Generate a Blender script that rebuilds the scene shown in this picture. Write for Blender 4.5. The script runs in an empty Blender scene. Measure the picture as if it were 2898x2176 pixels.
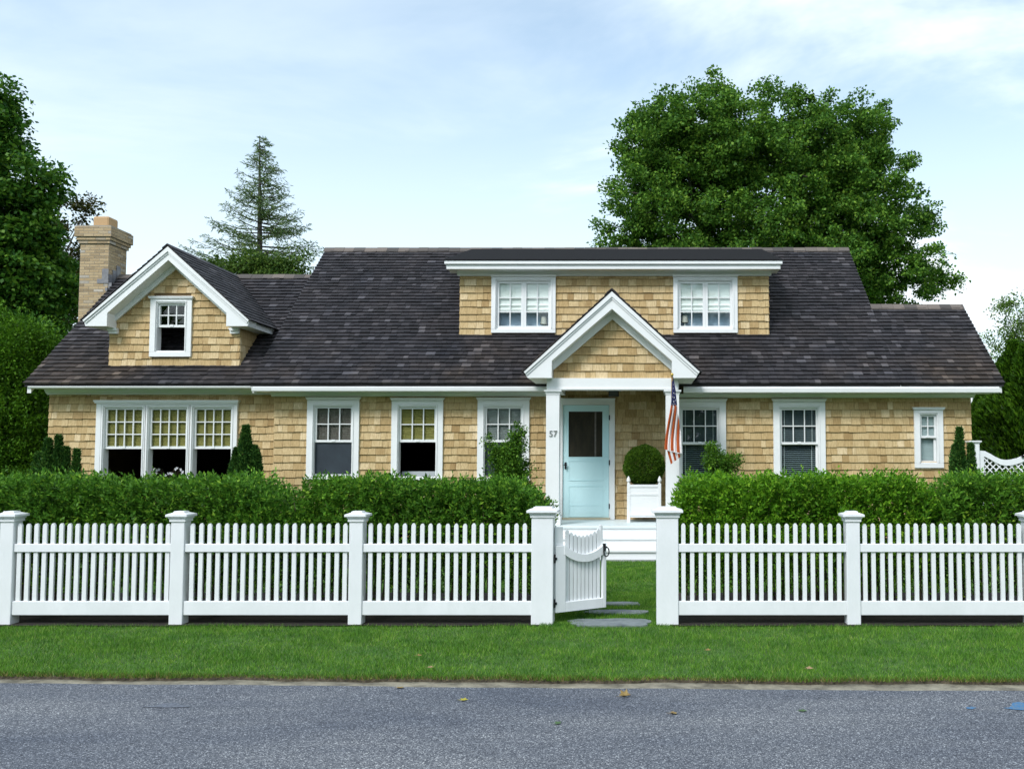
import bpy, math, random
import numpy as np
from mathutils import Vector
random.seed(7); RNG = np.random.default_rng(11)
R = math.radians
S = bpy.context.scene
COL = S.collection

# ------------------------------------------------------------------ camera
F, CX, PITCH, EYE = 2484.0, 1800.0, R(3.0), 1.58       # focal length / centre of the wide plate, in pixels of the 2898 px frame
CY = 1294.0 - F * math.tan(PITCH)
cam = bpy.data.cameras.new('camera'); camo = bpy.data.objects.new('camera', cam); COL.objects.link(camo)
camo.location = (0, 0, EYE); camo.rotation_euler = (R(90) + PITCH, 0, 0)
cam.sensor_width = 36; cam.sensor_fit = 'HORIZONTAL'; cam.lens = 36 * F / 2898
cam.shift_x = (1449 - CX) / 2898; cam.shift_y = (CY - 1088) / 2898
cam.clip_start = 0.1; cam.clip_end = 3000
S.camera = camo

def at(px, py, Y):
    "point at depth Y seen at native pixel px, py"
    a = (px - CX) / F; b = (CY - py) / F
    t = Y / (math.cos(PITCH) - b * math.sin(PITCH))
    return Vector((a * t, Y, EYE + t * (math.sin(PITCH) + b * math.cos(PITCH))))
def AX(px, py, Y): return at(px, py, Y).x
def AZ(py, Y): return at(CX, py, Y).z

# ------------------------------------------------------------------ world and sun
SUN_EL, SUN_AZ = R(44), R(212)      # soft light from behind and left of the camera
w = bpy.data.worlds.new('World'); S.world = w; w.use_nodes = True
nt = w.node_tree; nt.nodes.clear()
def N(t, **k):
    n = nt.nodes.new(t)
    for a, b in k.items(): setattr(n, a, b)
    return n
out = N('ShaderNodeOutputWorld'); bg = N('ShaderNodeBackground')
sky = N('ShaderNodeTexSky', sky_type='NISHITA'); sky.sun_disc = False
sky.sun_elevation = SUN_EL; sky.sun_rotation = SUN_AZ; sky.air_density = 1.0; sky.dust_density = 1.5; sky.ozone_density = 1.5
tc = N('ShaderNodeTexCoord'); sep = N('ShaderNodeSeparateXYZ'); nt.links.new(tc.outputs['Generated'], sep.inputs[0])
zc = N('ShaderNodeMath', operation='MAXIMUM'); nt.links.new(sep.outputs['Z'], zc.inputs[0]); zc.inputs[1].default_value = 0.0
zd = N('ShaderNodeMath', operation='ADD'); nt.links.new(zc.outputs[0], zd.inputs[0]); zd.inputs[1].default_value = 0.16
dx = N('ShaderNodeMath', operation='DIVIDE'); nt.links.new(sep.outputs['X'], dx.inputs[0]); nt.links.new(zd.outputs[0], dx.inputs[1])
dy = N('ShaderNodeMath', operation='DIVIDE'); nt.links.new(sep.outputs['Y'], dy.inputs[0]); nt.links.new(zd.outputs[0], dy.inputs[1])
cmb = N('ShaderNodeCombineXYZ'); nt.links.new(dx.outputs[0], cmb.inputs[0]); nt.links.new(dy.outputs[0], cmb.inputs[1]); cmb.inputs[2].default_value = 3.7
mp = N('ShaderNodeMapping'); mp.inputs['Scale'].default_value = (0.75, 1.25, 1); mp.inputs['Rotation'].default_value = (0, 0, 0.35)
nt.links.new(cmb.outputs[0], mp.inputs['Vector'])
n1 = N('ShaderNodeTexNoise'); n1.inputs['Scale'].default_value = 0.9; n1.inputs['Detail'].default_value = 7; n1.inputs['Roughness'].default_value = 0.58; n1.inputs['Distortion'].default_value = 0.5
nt.links.new(mp.outputs[0], n1.inputs['Vector'])
cr = N('ShaderNodeMapRange', interpolation_type='SMOOTHSTEP'); cr.inputs['From Min'].default_value = 0.42; cr.inputs['From Max'].default_value = 0.66
nt.links.new(n1.outputs['Fac'], cr.inputs['Value'])
hz = N('ShaderNodeMapRange', interpolation_type='SMOOTHSTEP'); hz.inputs['From Min'].default_value = 0.50; hz.inputs['From Max'].default_value = 0.12
nt.links.new(sep.outputs['Z'], hz.inputs['Value'])
hm = N('ShaderNodeMath', operation='MULTIPLY'); nt.links.new(hz.outputs[0], hm.inputs[0]); hm.inputs[1].default_value = 0.50
mx = N('ShaderNodeMath', operation='MULTIPLY_ADD'); nt.links.new(cr.outputs[0], mx.inputs[0]); mx.inputs[1].default_value = 0.62; cx_ = N('ShaderNodeMapRange', interpolation_type='SMOOTHSTEP'); cx_.inputs['From Min'].default_value = -0.22; cx_.inputs['From Max'].default_value = 0.16; cx_.inputs['To Min'].default_value = 0.22; cx_.inputs['To Max'].default_value = 0.75; nt.links.new(sep.outputs['X'], cx_.inputs['Value']); nt.links.new(cx_.outputs[0], mx.inputs[1]); nt.links.new(hm.outputs[0], mx.inputs[2])
mb_ = N('ShaderNodeMath', operation='ADD', use_clamp=True); nt.links.new(mx.outputs[0], mb_.inputs[0]); mb_.inputs[1].default_value = 0.26
cl = N('ShaderNodeMix', data_type='RGBA'); nt.links.new(mb_.outputs[0], cl.inputs['Factor'])
tn = N('ShaderNodeMix', data_type='RGBA', blend_type='MULTIPLY'); tn.inputs['Factor'].default_value = 1; tn.inputs[7].default_value = (0.90, 1.21, 1.22, 1)
nt.links.new(sky.outputs[0], tn.inputs[6]); nt.links.new(tn.outputs[2], cl.inputs[6]); cl.inputs[7].default_value = (6.1, 6.75, 7.1, 1)
nt.links.new(cl.outputs[2], bg.inputs['Color']); bg.inputs['Strength'].default_value = 0.1
nt.links.new(bg.outputs[0], out.inputs['Surface'])

sl = bpy.data.lights.new('sun', 'SUN'); slo = bpy.data.objects.new('sun', sl); COL.objects.link(slo)
sl.energy = 1.5; sl.angle = R(18); sl.color = (1.0, 0.955, 0.965)
sd = Vector((math.sin(SUN_AZ) * math.cos(SUN_EL), math.cos(SUN_AZ) * math.cos(SUN_EL), math.sin(SUN_EL)))
slo.rotation_euler = sd.to_track_quat('Z', 'Y').to_euler(); slo.location = sd * 60
S.view_settings.view_transform = 'Standard'; S.view_settings.look = 'None'; S.view_settings.gamma = 1
S.view_settings.exposure = 0.92
S.cycles.max_bounces = 8; S.cycles.transparent_max_bounces = 12
try: S.cycles.use_denoising = True
except Exception: pass

# ------------------------------------------------------------------ materials
def mat(name, base, rough=0.6, var=None, vscale=8, stretch=(1, 1, 1), island=None, bump=0, bscale=60, metal=0, spec=0.5, trans=0, ramp_pos=(0.3, 0.7)):
    m = bpy.data.materials.new(name); m.use_nodes = True
    t = m.node_tree; p = t.nodes['Principled BSDF']; ad = t.nodes.new; ln = t.links.new
    p.inputs['Roughness'].default_value = rough; p.inputs['Metallic'].default_value = metal
    p.inputs['Specular IOR Level'].default_value = spec
    p.inputs['Base Color'].default_value = (*base, 1)
    tcd = ad('ShaderNodeTexCoord'); mpp = ad('ShaderNodeMapping'); mpp.inputs['Scale'].default_value = stretch
    ln(tcd.outputs['Object'], mpp.inputs[0])
    csock = None
    if island:
        g = ad('ShaderNodeNewGeometry'); r = ad('ShaderNodeValToRGB'); cr_ = r.color_ramp
        while len(cr_.elements) < len(island): cr_.elements.new(0.5)
        for i, c in enumerate(island):
            cr_.elements[i].position = i / (len(island) - 1) if not isinstance(c[0], tuple) else c[1]
            cr_.elements[i].color = (*(c if not isinstance(c[0], tuple) else c[0]), 1)
        ln(g.outputs['Random Per Island'], r.inputs[0]); csock = r.outputs[0]
    if var:
        nz = ad('ShaderNodeTexNoise'); nz.inputs['Scale'].default_value = vscale; nz.inputs['Detail'].default_value = 6; nz.inputs['Roughness'].default_value = 0.65
        ln(mpp.outputs[0], nz.inputs['Vector'])
        rp = ad('ShaderNodeValToRGB'); rp.color_ramp.elements[0].position, rp.color_ramp.elements[1].position = ramp_pos
        rp.color_ramp.elements[0].color = (*var[0], 1); rp.color_ramp.elements[1].color = (*var[1], 1)
        ln(nz.outputs['Fac'], rp.inputs[0])
        if csock:
            mm = ad('ShaderNodeMix'); mm.data_type = 'RGBA'; mm.blend_type = 'MULTIPLY'; mm.inputs['Factor'].default_value = 1
            ln(csock, mm.inputs[6]); ln(rp.outputs[0], mm.inputs[7]); csock = mm.outputs[2]
        else: csock = rp.outputs[0]
    if csock: ln(csock, p.inputs['Base Color'])
    if bump:
        nb = ad('ShaderNodeTexNoise'); nb.inputs['Scale'].default_value = bscale; nb.inputs['Detail'].default_value = 5
        ln(mpp.outputs[0], nb.inputs['Vector']); bp = ad('ShaderNodeBump'); bp.inputs['Strength'].default_value = bump; bp.inputs['Distance'].default_value = 0.01
        ln(nb.outputs['Fac'], bp.inputs['Height']); ln(bp.outputs[0], p.inputs['Normal'])
    if trans:
        tr = ad('ShaderNodeBsdfTranslucent'); ms = ad('ShaderNodeMixShader'); ms.inputs[0].default_value = trans
        if csock: ln(csock, tr.inputs[0])
        else: tr.inputs[0].default_value = (*base, 1)
        ln(p.outputs[0], ms.inputs[1]); ln(tr.outputs[0], ms.inputs[2]); ln(ms.outputs[0], t.nodes['Material Output'].inputs[0])
    return m

M = {}
M['white'] = mat('white_paint', (0.8, 0.8, 0.8), 0.45, var=((0.73, 0.75, 0.755), (0.82, 0.83, 0.845)), vscale=4, stretch=(1, 1, 0.5), bump=0.12, bscale=40)
M['trim'] = mat('white_trim_paint', (0.8, 0.8, 0.8), 0.4, var=((0.76, 0.77, 0.765), (0.82, 0.825, 0.82)), vscale=2)
WG = ((0.62, 0.54, 0.42), (1.0, 0.95, 0.91))
M['cedar'] = mat('cedar_shingle', (0.5, 0.35, 0.17), 0.8, var=WG, vscale=9, stretch=(6, 6, 0.6), bump=0.25, bscale=14,
                 island=[((0.36, 0.245, 0.105), 0.0), ((0.47, 0.345, 0.165), 0.15), ((0.545, 0.415, 0.215), 0.5), ((0.60, 0.475, 0.265), 0.85), ((0.70, 0.58, 0.37), 1.0)], ramp_pos=(0.25, 0.6))
M['roof'] = mat('roof_shingle', (0.06, 0.055, 0.06), 0.7, var=((0.72, 0.74, 0.80), (1.40, 1.26, 1.15)), vscale=1.1, bump=0.2, bscale=30, spec=0.3,
                island=[((0.018, 0.0175, 0.020), 0.0), ((0.024, 0.0232, 0.027), 0.35), ((0.030, 0.0288, 0.033), 0.68), ((0.042, 0.0405, 0.046), 0.92), ((0.085, 0.084, 0.094), 1.0)])
def brown_weathering(m):
    t = m.node_tree; p = t.nodes['Principled BSDF']; src = p.inputs['Base Color'].links[0].from_socket; ad = t.nodes.new; ln = t.links.new
    c = ad('ShaderNodeTexCoord'); sp = ad('ShaderNodeSeparateXYZ'); ln(c.outputs['Object'], sp.inputs[0])
    h = ad('ShaderNodeMapRange'); h.inputs['From Min'].default_value = 4.1; h.inputs['From Max'].default_value = 3.0; ln(sp.outputs['Z'], h.inputs['Value'])
    n = ad('ShaderNodeTexNoise'); n.inputs['Scale'].default_value = 0.55; n.inputs['Detail'].default_value = 5; ln(c.outputs['Object'], n.inputs['Vector'])
    nr = ad('ShaderNodeMapRange'); nr.inputs['From Min'].default_value = 0.42; nr.inputs['From Max'].default_value = 0.62; ln(n.outputs['Fac'], nr.inputs['Value'])
    mu = ad('ShaderNodeMath'); mu.operation = 'MULTIPLY'; ln(h.outputs[0], mu.inputs[0]); ln(nr.outputs[0], mu.inputs[1])
    mx = ad('ShaderNodeMix'); mx.data_type = 'RGBA'; mx.blend_type = 'MULTIPLY'; ln(mu.outputs[0], mx.inputs['Factor']); ln(src, mx.inputs[6]); mx.inputs[7].default_value = (1.35, 1.14, 0.85, 1); ln(mx.outputs[2], p.inputs['Base Color'])
brown_weathering(M['roof'])
M['roof_plain'] = mat('roof_underlay', (0.03, 0.028, 0.03), 0.9)
M['asphalt_roof'] = mat('asphalt_roofing', (0.03, 0.03, 0.032), 0.95, var=((0.008, 0.008, 0.009), (0.016, 0.015, 0.015)), vscale=60, spec=0.1)
M['ridge'] = mat('ridge_board', (0.2, 0.16, 0.13), 0.8, island=[(0.045, 0.040, 0.038), (0.095, 0.080, 0.070), (0.16, 0.13, 0.11)])
M['ceil'] = mat('light_absorbing_ceiling', (0.14, 0.095, 0.05), 0.7)  # unseen porch ceiling, given a dark colour to cut bounced light
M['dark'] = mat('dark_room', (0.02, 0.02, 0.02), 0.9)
M['sheath'] = mat('wall_sheathing', (0.18, 0.12, 0.06), 0.9)
M['brick'] = mat('tan_brick', (0.4, 0.3, 0.18), 0.85, var=((0.8, 0.8, 0.8), (1.05, 1.05, 1.05)), vscale=30, bump=0.3, bscale=40,
                 island=[((0.27, 0.20, 0.12), 0), ((0.42, 0.30, 0.165), 0.35), ((0.50, 0.375, 0.22), 0.85), ((0.36, 0.32, 0.27), 0.94), ((0.50, 0.44, 0.36), 1)])
M['mortar'] = mat('mortar', (0.33, 0.29, 0.23), 0.9)
M['flue'] = mat('clay_flue', (0.47, 0.30, 0.15), 0.8)
M['lead'] = mat('lead_flashing', (0.17, 0.17, 0.19), 0.5, var=((0.13, 0.13, 0.15), (0.24, 0.235, 0.24)), vscale=12)
M['aqua'] = mat('aqua_paint', (0.56, 0.79, 0.82), 0.4)
M['black'] = mat('black_iron', (0.015, 0.015, 0.018), 0.4, metal=0.3)
M['steel'] = mat('brushed_steel', (0.32, 0.32, 0.31), 0.4, metal=0.6)
M['bamboo'] = mat('bamboo_blind', (0.30, 0.22, 0.055), 0.8, var=((0.14, 0.125, 0.025), (0.29, 0.255, 0.07)), vscale=5, stretch=(1, 1, 14), trans=0)
M['bamboo2'] = mat('dim_woven_blind', (0.13, 0.115, 0.10), 0.8, var=((0.075, 0.064, 0.054), (0.155, 0.135, 0.118)), vscale=5, stretch=(8, 1, 3))
M['greyshade'] = mat('grey_roller_shade', (0.16, 0.17, 0.17), 0.8, var=((0.11, 0.125, 0.125), (0.26, 0.28, 0.28)), vscale=4)
M['linen'] = mat('white_linen_shade', (0.72, 0.75, 0.73), 0.8, var=((0.80, 0.84, 0.83), (0.90, 0.91, 0.88)), vscale=4, stretch=(1, 1, 4))
M['slat'] = mat('blind_slat', (0.10, 0.135, 0.15), 0.6)
M['slatlight'] = mat('pale_blind_slat', (0.42, 0.46, 0.47), 0.6)
M['sheer'] = mat('pale_sheer_blind', (0.5, 0.57, 0.58), 0.8, var=((0.30, 0.37, 0.39), (0.44, 0.51, 0.52)), vscale=20, stretch=(0.2, 1, 4))
M['screen'] = mat('insect_screen', (0.04, 0.06, 0.078), 0.7, var=((0.012, 0.020, 0.030), (0.024, 0.037, 0.049)), vscale=3)
M['roomlight'] = mat('painted_room_light', (0.5, 0.6, 0.75), 0.7, var=((0.55, 0.68, 0.88), (0.66, 0.78, 0.95)), vscale=2)  # brightness of a lit room put into a pale blue colour
M['meshbrown'] = mat('dark_screen_mesh', (0.035, 0.03, 0.02), 0.95, var=((0.014, 0.011, 0.006), (0.034, 0.027, 0.014)), vscale=3, stretch=(3, 1, 1))
M['lamp_shade'] = mat('cream_lamp_shade', (0.50, 0.49, 0.44), 0.8)
M['bark'] = mat('bark', (0.12, 0.10, 0.08), 0.9, var=((0.04, 0.035, 0.03), (0.12, 0.11, 0.09)), vscale=8, stretch=(1, 1, 0.3), bump=0.5, bscale=25)
M['stem'] = mat('hedge_stem', (0.10, 0.08, 0.05), 0.9)
M['stone'] = mat('bluestone', (0.24, 0.27, 0.28), 0.75, var=((0.10, 0.12, 0.13), (0.22, 0.25, 0.25)), vscale=9, bump=0.3, bscale=30)
M['mulch'] = mat('mulch', (0.03, 0.02, 0.014), 0.95, var=((0.006, 0.005, 0.004), (0.030, 0.021, 0.015)), vscale=30, bump=0.8, bscale=60)
M['gold'] = mat('gilt_finial', (0.6, 0.42, 0.12), 0.35, metal=0.8)
M['pole'] = mat('wooden_pole', (0.35, 0.2, 0.08), 0.5)
M['fblue'] = mat('flag_blue', (0.018, 0.022, 0.095), 0.7)
M['fred'] = mat('flag_red', (0.62, 0.115, 0.03), 0.7, var=((0.40, 0.055, 0.006), (0.50, 0.10, 0.010)), vscale=7)
M['fwhite'] = mat('flag_white', (0.78, 0.76, 0.76), 0.7)
M['petal'] = mat('white_petal', (0.75, 0.75, 0.78), 0.6)
M['mat_beige'] = mat('threshold', (0.42, 0.38, 0.27), 0.9)
M['clearglass'] = mat('lantern_glass', (0.10, 0.12, 0.12), 0.1)
M['bluepaint'] = mat('blue_marking_paint', (0.035, 0.20, 0.46), 0.8, var=((0.035, 0.15, 0.31), (0.12, 0.17, 0.22)), vscale=45, ramp_pos=(0.42, 0.62))
M['tar'] = mat('tar_patch', (0.06, 0.065, 0.075), 0.8, var=((0.035, 0.04, 0.05), (0.18, 0.2, 0.24)), vscale=70)
M['concrete'] = mat('cut_stone_base', (0.3, 0.3, 0.3), 0.85)
M['decking'] = mat('porch_floor_paint', (0.66, 0.73, 0.73), 0.5)

def glass_mat():
    m = bpy.data.materials.new('window_glass'); m.use_nodes = True; t = m.node_tree; t.nodes.clear()
    o = t.nodes.new('ShaderNodeOutputMaterial'); tr = t.nodes.new('ShaderNodeBsdfTransparent'); gl = t.nodes.new('ShaderNodeBsdfGlossy')
    gl.inputs['Roughness'].default_value = 0.02; mx_ = t.nodes.new('ShaderNodeMixShader'); lw0 = t.nodes.new('ShaderNodeLayerWeight'); lw0.inputs[0].default_value = 0.5; pw0 = t.nodes.new('ShaderNodeMath'); pw0.operation = 'POWER'; pw0.inputs[1].default_value = 4.0; t.links.new(lw0.outputs['Facing'], pw0.inputs[0]); fr = t.nodes.new('ShaderNodeMath'); fr.operation = 'MULTIPLY_ADD'; fr.inputs[1].default_value = 0.9; fr.inputs[2].default_value = 0.045; t.links.new(pw0.outputs[0], fr.inputs[0])
    tr.inputs[0].default_value = (0.97, 0.99, 0.98, 1)
    t.links.new(fr.outputs[0], mx_.inputs[0]); t.links.new(tr.outputs[0], mx_.inputs[1]); t.links.new(gl.outputs[0], mx_.inputs[2]); t.links.new(mx_.outputs[0], o.inputs[0])
    return m
M['glass'] = glass_mat()
def leafmat(name, cols, trans=0.3, rough=0.5, vs=1.6, spec=0.16, gain=1.0):
    cols = [((c[0][0] * 1.85 * gain, c[0][1] * 1.92 * gain, c[0][2] * 0.95 * gain), c[1]) for c in cols]
    return mat(name, cols[1][0], rough, island=cols, var=((0.72, 0.78, 0.8), (1.15, 1.12, 1.0)), vscale=vs, trans=trans, spec=spec)
M['privet'] = leafmat('privet_leaf', [((0.022, 0.060, 0.013), 0), ((0.045, 0.115, 0.022), 0.45), ((0.082, 0.175, 0.034), 0.85), ((0.17, 0.26, 0.05), 1)], vs=1.1)
M['privet2'] = leafmat('bright_privet_leaf', [((0.032, 0.090, 0.012), 0), ((0.070, 0.175, 0.020), 0.45), ((0.13, 0.26, 0.03), 0.85), ((0.22, 0.34, 0.06), 1)], vs=1.1, gain=0.86)
M['maple'] = leafmat('maple_leaf', [((0.018, 0.048, 0.018), 0), ((0.042, 0.094, 0.028), 0.45), ((0.080, 0.142, 0.036), 0.88), ((0.11, 0.165, 0.045), 1)], vs=0.5, gain=1.22)
M['maple_dark'] = leafmat('dark_maple_leaf', [((0.012, 0.042, 0.014), 0), ((0.030, 0.078, 0.019), 0.5), ((0.072, 0.13, 0.028), 1)], vs=0.5, gain=1.15)
M['bronze'] = leafmat('bronze_leaf', [((0.03, 0.04, 0.018), 0), ((0.055, 0.06, 0.025), 0.6), ((0.10, 0.075, 0.035), 1)], vs=0.7, gain=0.6)
M['spruce'] = leafmat('spruce_needle', [((0.026, 0.055, 0.036), 0), ((0.060, 0.095, 0.062), 0.6), ((0.11, 0.13, 0.07), 1)], trans=0.3, gain=1.1, vs=0.7)
M['olive'] = leafmat('olive_leaf', [((0.025, 0.055, 0.022), 0), ((0.055, 0.10, 0.035), 0.6), ((0.09, 0.13, 0.045), 1)], vs=0.7, gain=0.8)
M['shrub'] = leafmat('tall_shrub_leaf', [((0.022, 0.065, 0.010), 0), ((0.055, 0.14, 0.018), 0.5), ((0.11, 0.22, 0.03), 1)], vs=0.8, gain=0.68)
M['airy'] = leafmat('airy_leaf', [((0.035, 0.075, 0.03), 0), ((0.075, 0.125, 0.05), 0.6), ((0.13, 0.18, 0.07), 1)], vs=0.8)
M['arbor'] = leafmat('arborvitae_spray', [((0.012, 0.036, 0.006), 0), ((0.030, 0.080, 0.010), 0.5), ((0.070, 0.145, 0.016), 1)], trans=0.2, vs=1.2, gain=0.75)
M['yew'] = leafmat('yew_needle', [((0.008, 0.028, 0.012), 0), ((0.018, 0.050, 0.020), 0.6), ((0.055, 0.10, 0.035), 1)], trans=0.1, gain=1.25, vs=3)
M['box'] = leafmat('boxwood_leaf', [((0.016, 0.040, 0.008), 0), ((0.038, 0.080, 0.012), 0.6), ((0.075, 0.13, 0.022), 1)], trans=0.15, vs=3)
M['rose'] = leafmat('shrub_leaf', [((0.020, 0.055, 0.012), 0), ((0.045, 0.105, 0.020), 0.6), ((0.095, 0.17, 0.035), 1)], vs=3)
M['grass'] = mat('grass_blade', (0.06, 0.15, 0.02), 0.6, island=[((0.045, 0.135, 0.012), 0), ((0.105, 0.275, 0.026), 0.45), ((0.180, 0.385, 0.055), 0.86), ((0.36, 0.46, 0.14), 1)],
                 var=((0.42, 0.55, 0.62), (1.30, 1.12, 1.0)), vscale=3.4, trans=0.25, spec=0.08)
M['leaf_yellow'] = mat('yellow_dead_leaf', (0.32, 0.30, 0.03), 0.7, var=((0.22, 0.24, 0.02), (0.42, 0.34, 0.03)), vscale=60)
M['leaf_brown'] = mat('brown_dead_leaf', (0.22, 0.12, 0.05), 0.7, var=((0.12, 0.07, 0.03), (0.34, 0.24, 0.06)), vscale=60)
M['leaf_green'] = mat('green_fallen_leaf', (0.06, 0.12, 0.04), 0.7)
M['leaf_tan'] = mat('pale_tan_dead_leaf', (0.30, 0.20, 0.10), 0.7)

def lawn_mat():
    m = mat('lawn_soil', (0.05, 0.1, 0.02), 0.95, var=((0.03, 0.07, 0.010), (0.07, 0.16, 0.02)), vscale=5, bump=0.5, bscale=80)
    return m
M['lawn'] = lawn_mat()
def asphalt_mat():
    m = bpy.data.materials.new('chip_seal_asphalt'); m.use_nodes = True; t = m.node_tree; p = t.nodes['Principled BSDF']; ad = t.nodes.new; ln = t.links.new
    c = ad('ShaderNodeTexCoord')
    v = ad('ShaderNodeTexVoronoi'); v.inputs['Scale'].default_value = 170; ln(c.outputs['Object'], v.inputs['Vector'])
    sp = ad('ShaderNodeSeparateColor'); ln(v.outputs['Color'], sp.inputs[0])
    r = ad('ShaderNodeValToRGB'); e = r.color_ramp.elements; e[0].position = 0.0; e[0].color = (0.030, 0.034, 0.046, 1); e[1].position = 1.0; e[1].color = (0.50, 0.52, 0.53, 1)
    for ps, cc in ((0.4, (0.080, 0.088, 0.106, 1)), (0.75, (0.143, 0.154, 0.175, 1)), (0.93, (0.27, 0.285, 0.31, 1))):
        q = e.new(ps); q.color = cc
    ln(sp.outputs[0], r.inputs[0])
    n = ad('ShaderNodeTexNoise'); n.inputs['Scale'].default_value = 1.1; n.inputs['Detail'].default_value = 5; n.inputs['Roughness'].default_value = 0.6
    mp2 = ad('ShaderNodeMapping'); mp2.inputs['Scale'].default_value = (0.35, 1.3, 1); ln(c.outputs['Object'], mp2.inputs[0]); ln(mp2.outputs[0], n.inputs['Vector'])
    r2 = ad('ShaderNodeValToRGB'); r2.color_ramp.elements[0].position = 0.3; r2.color_ramp.elements[0].color = (0.60, 0.63, 0.70, 1); r2.color_ramp.elements[1].position = 0.7; r2.color_ramp.elements[1].color = (1.20, 1.16, 1.10, 1)
    ln(n.outputs['Fac'], r2.inputs[0])
    mm = ad('ShaderNodeMix'); mm.data_type = 'RGBA'; mm.blend_type = 'MULTIPLY'; mm.inputs['Factor'].default_value = 1
    ln(r.outputs[0], mm.inputs[6]); ln(r2.outputs[0], mm.inputs[7]); ln(mm.outputs[2], p.inputs['Base Color'])
    p.inputs['Roughness'].default_value = 0.85
    bp = ad('ShaderNodeBump'); bp.inputs['Strength'].default_value = 0.5; bp.inputs['Distance'].default_value = 0.004; ln(v.outputs['Distance'], bp.inputs['Height']); ln(bp.outputs[0], p.inputs['Normal'])
    return m
M['road'] = asphalt_mat()
M['soil'] = mat('turf_edge_soil', (0.07, 0.055, 0.035), 0.95, var=((0.035, 0.028, 0.018), (0.14, 0.11, 0.07)), vscale=25, bump=0.6, bscale=90)
M['drygrass'] = mat('dry_grass_blade', (0.1, 0.12, 0.03), 0.7, island=[((0.05, 0.10, 0.012), 0), ((0.10, 0.14, 0.025), 0.45), ((0.20, 0.17, 0.05), 0.8), ((0.30, 0.24, 0.10), 1)], trans=0.2, spec=0.15)
M['sand'] = mat('sandy_shoulder', (0.3, 0.27, 0.2), 0.95, var=((0.11, 0.10, 0.075), (0.31, 0.28, 0.21)), vscale=7, bump=0.5, bscale=120, ramp_pos=(0.35, 0.65))

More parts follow.
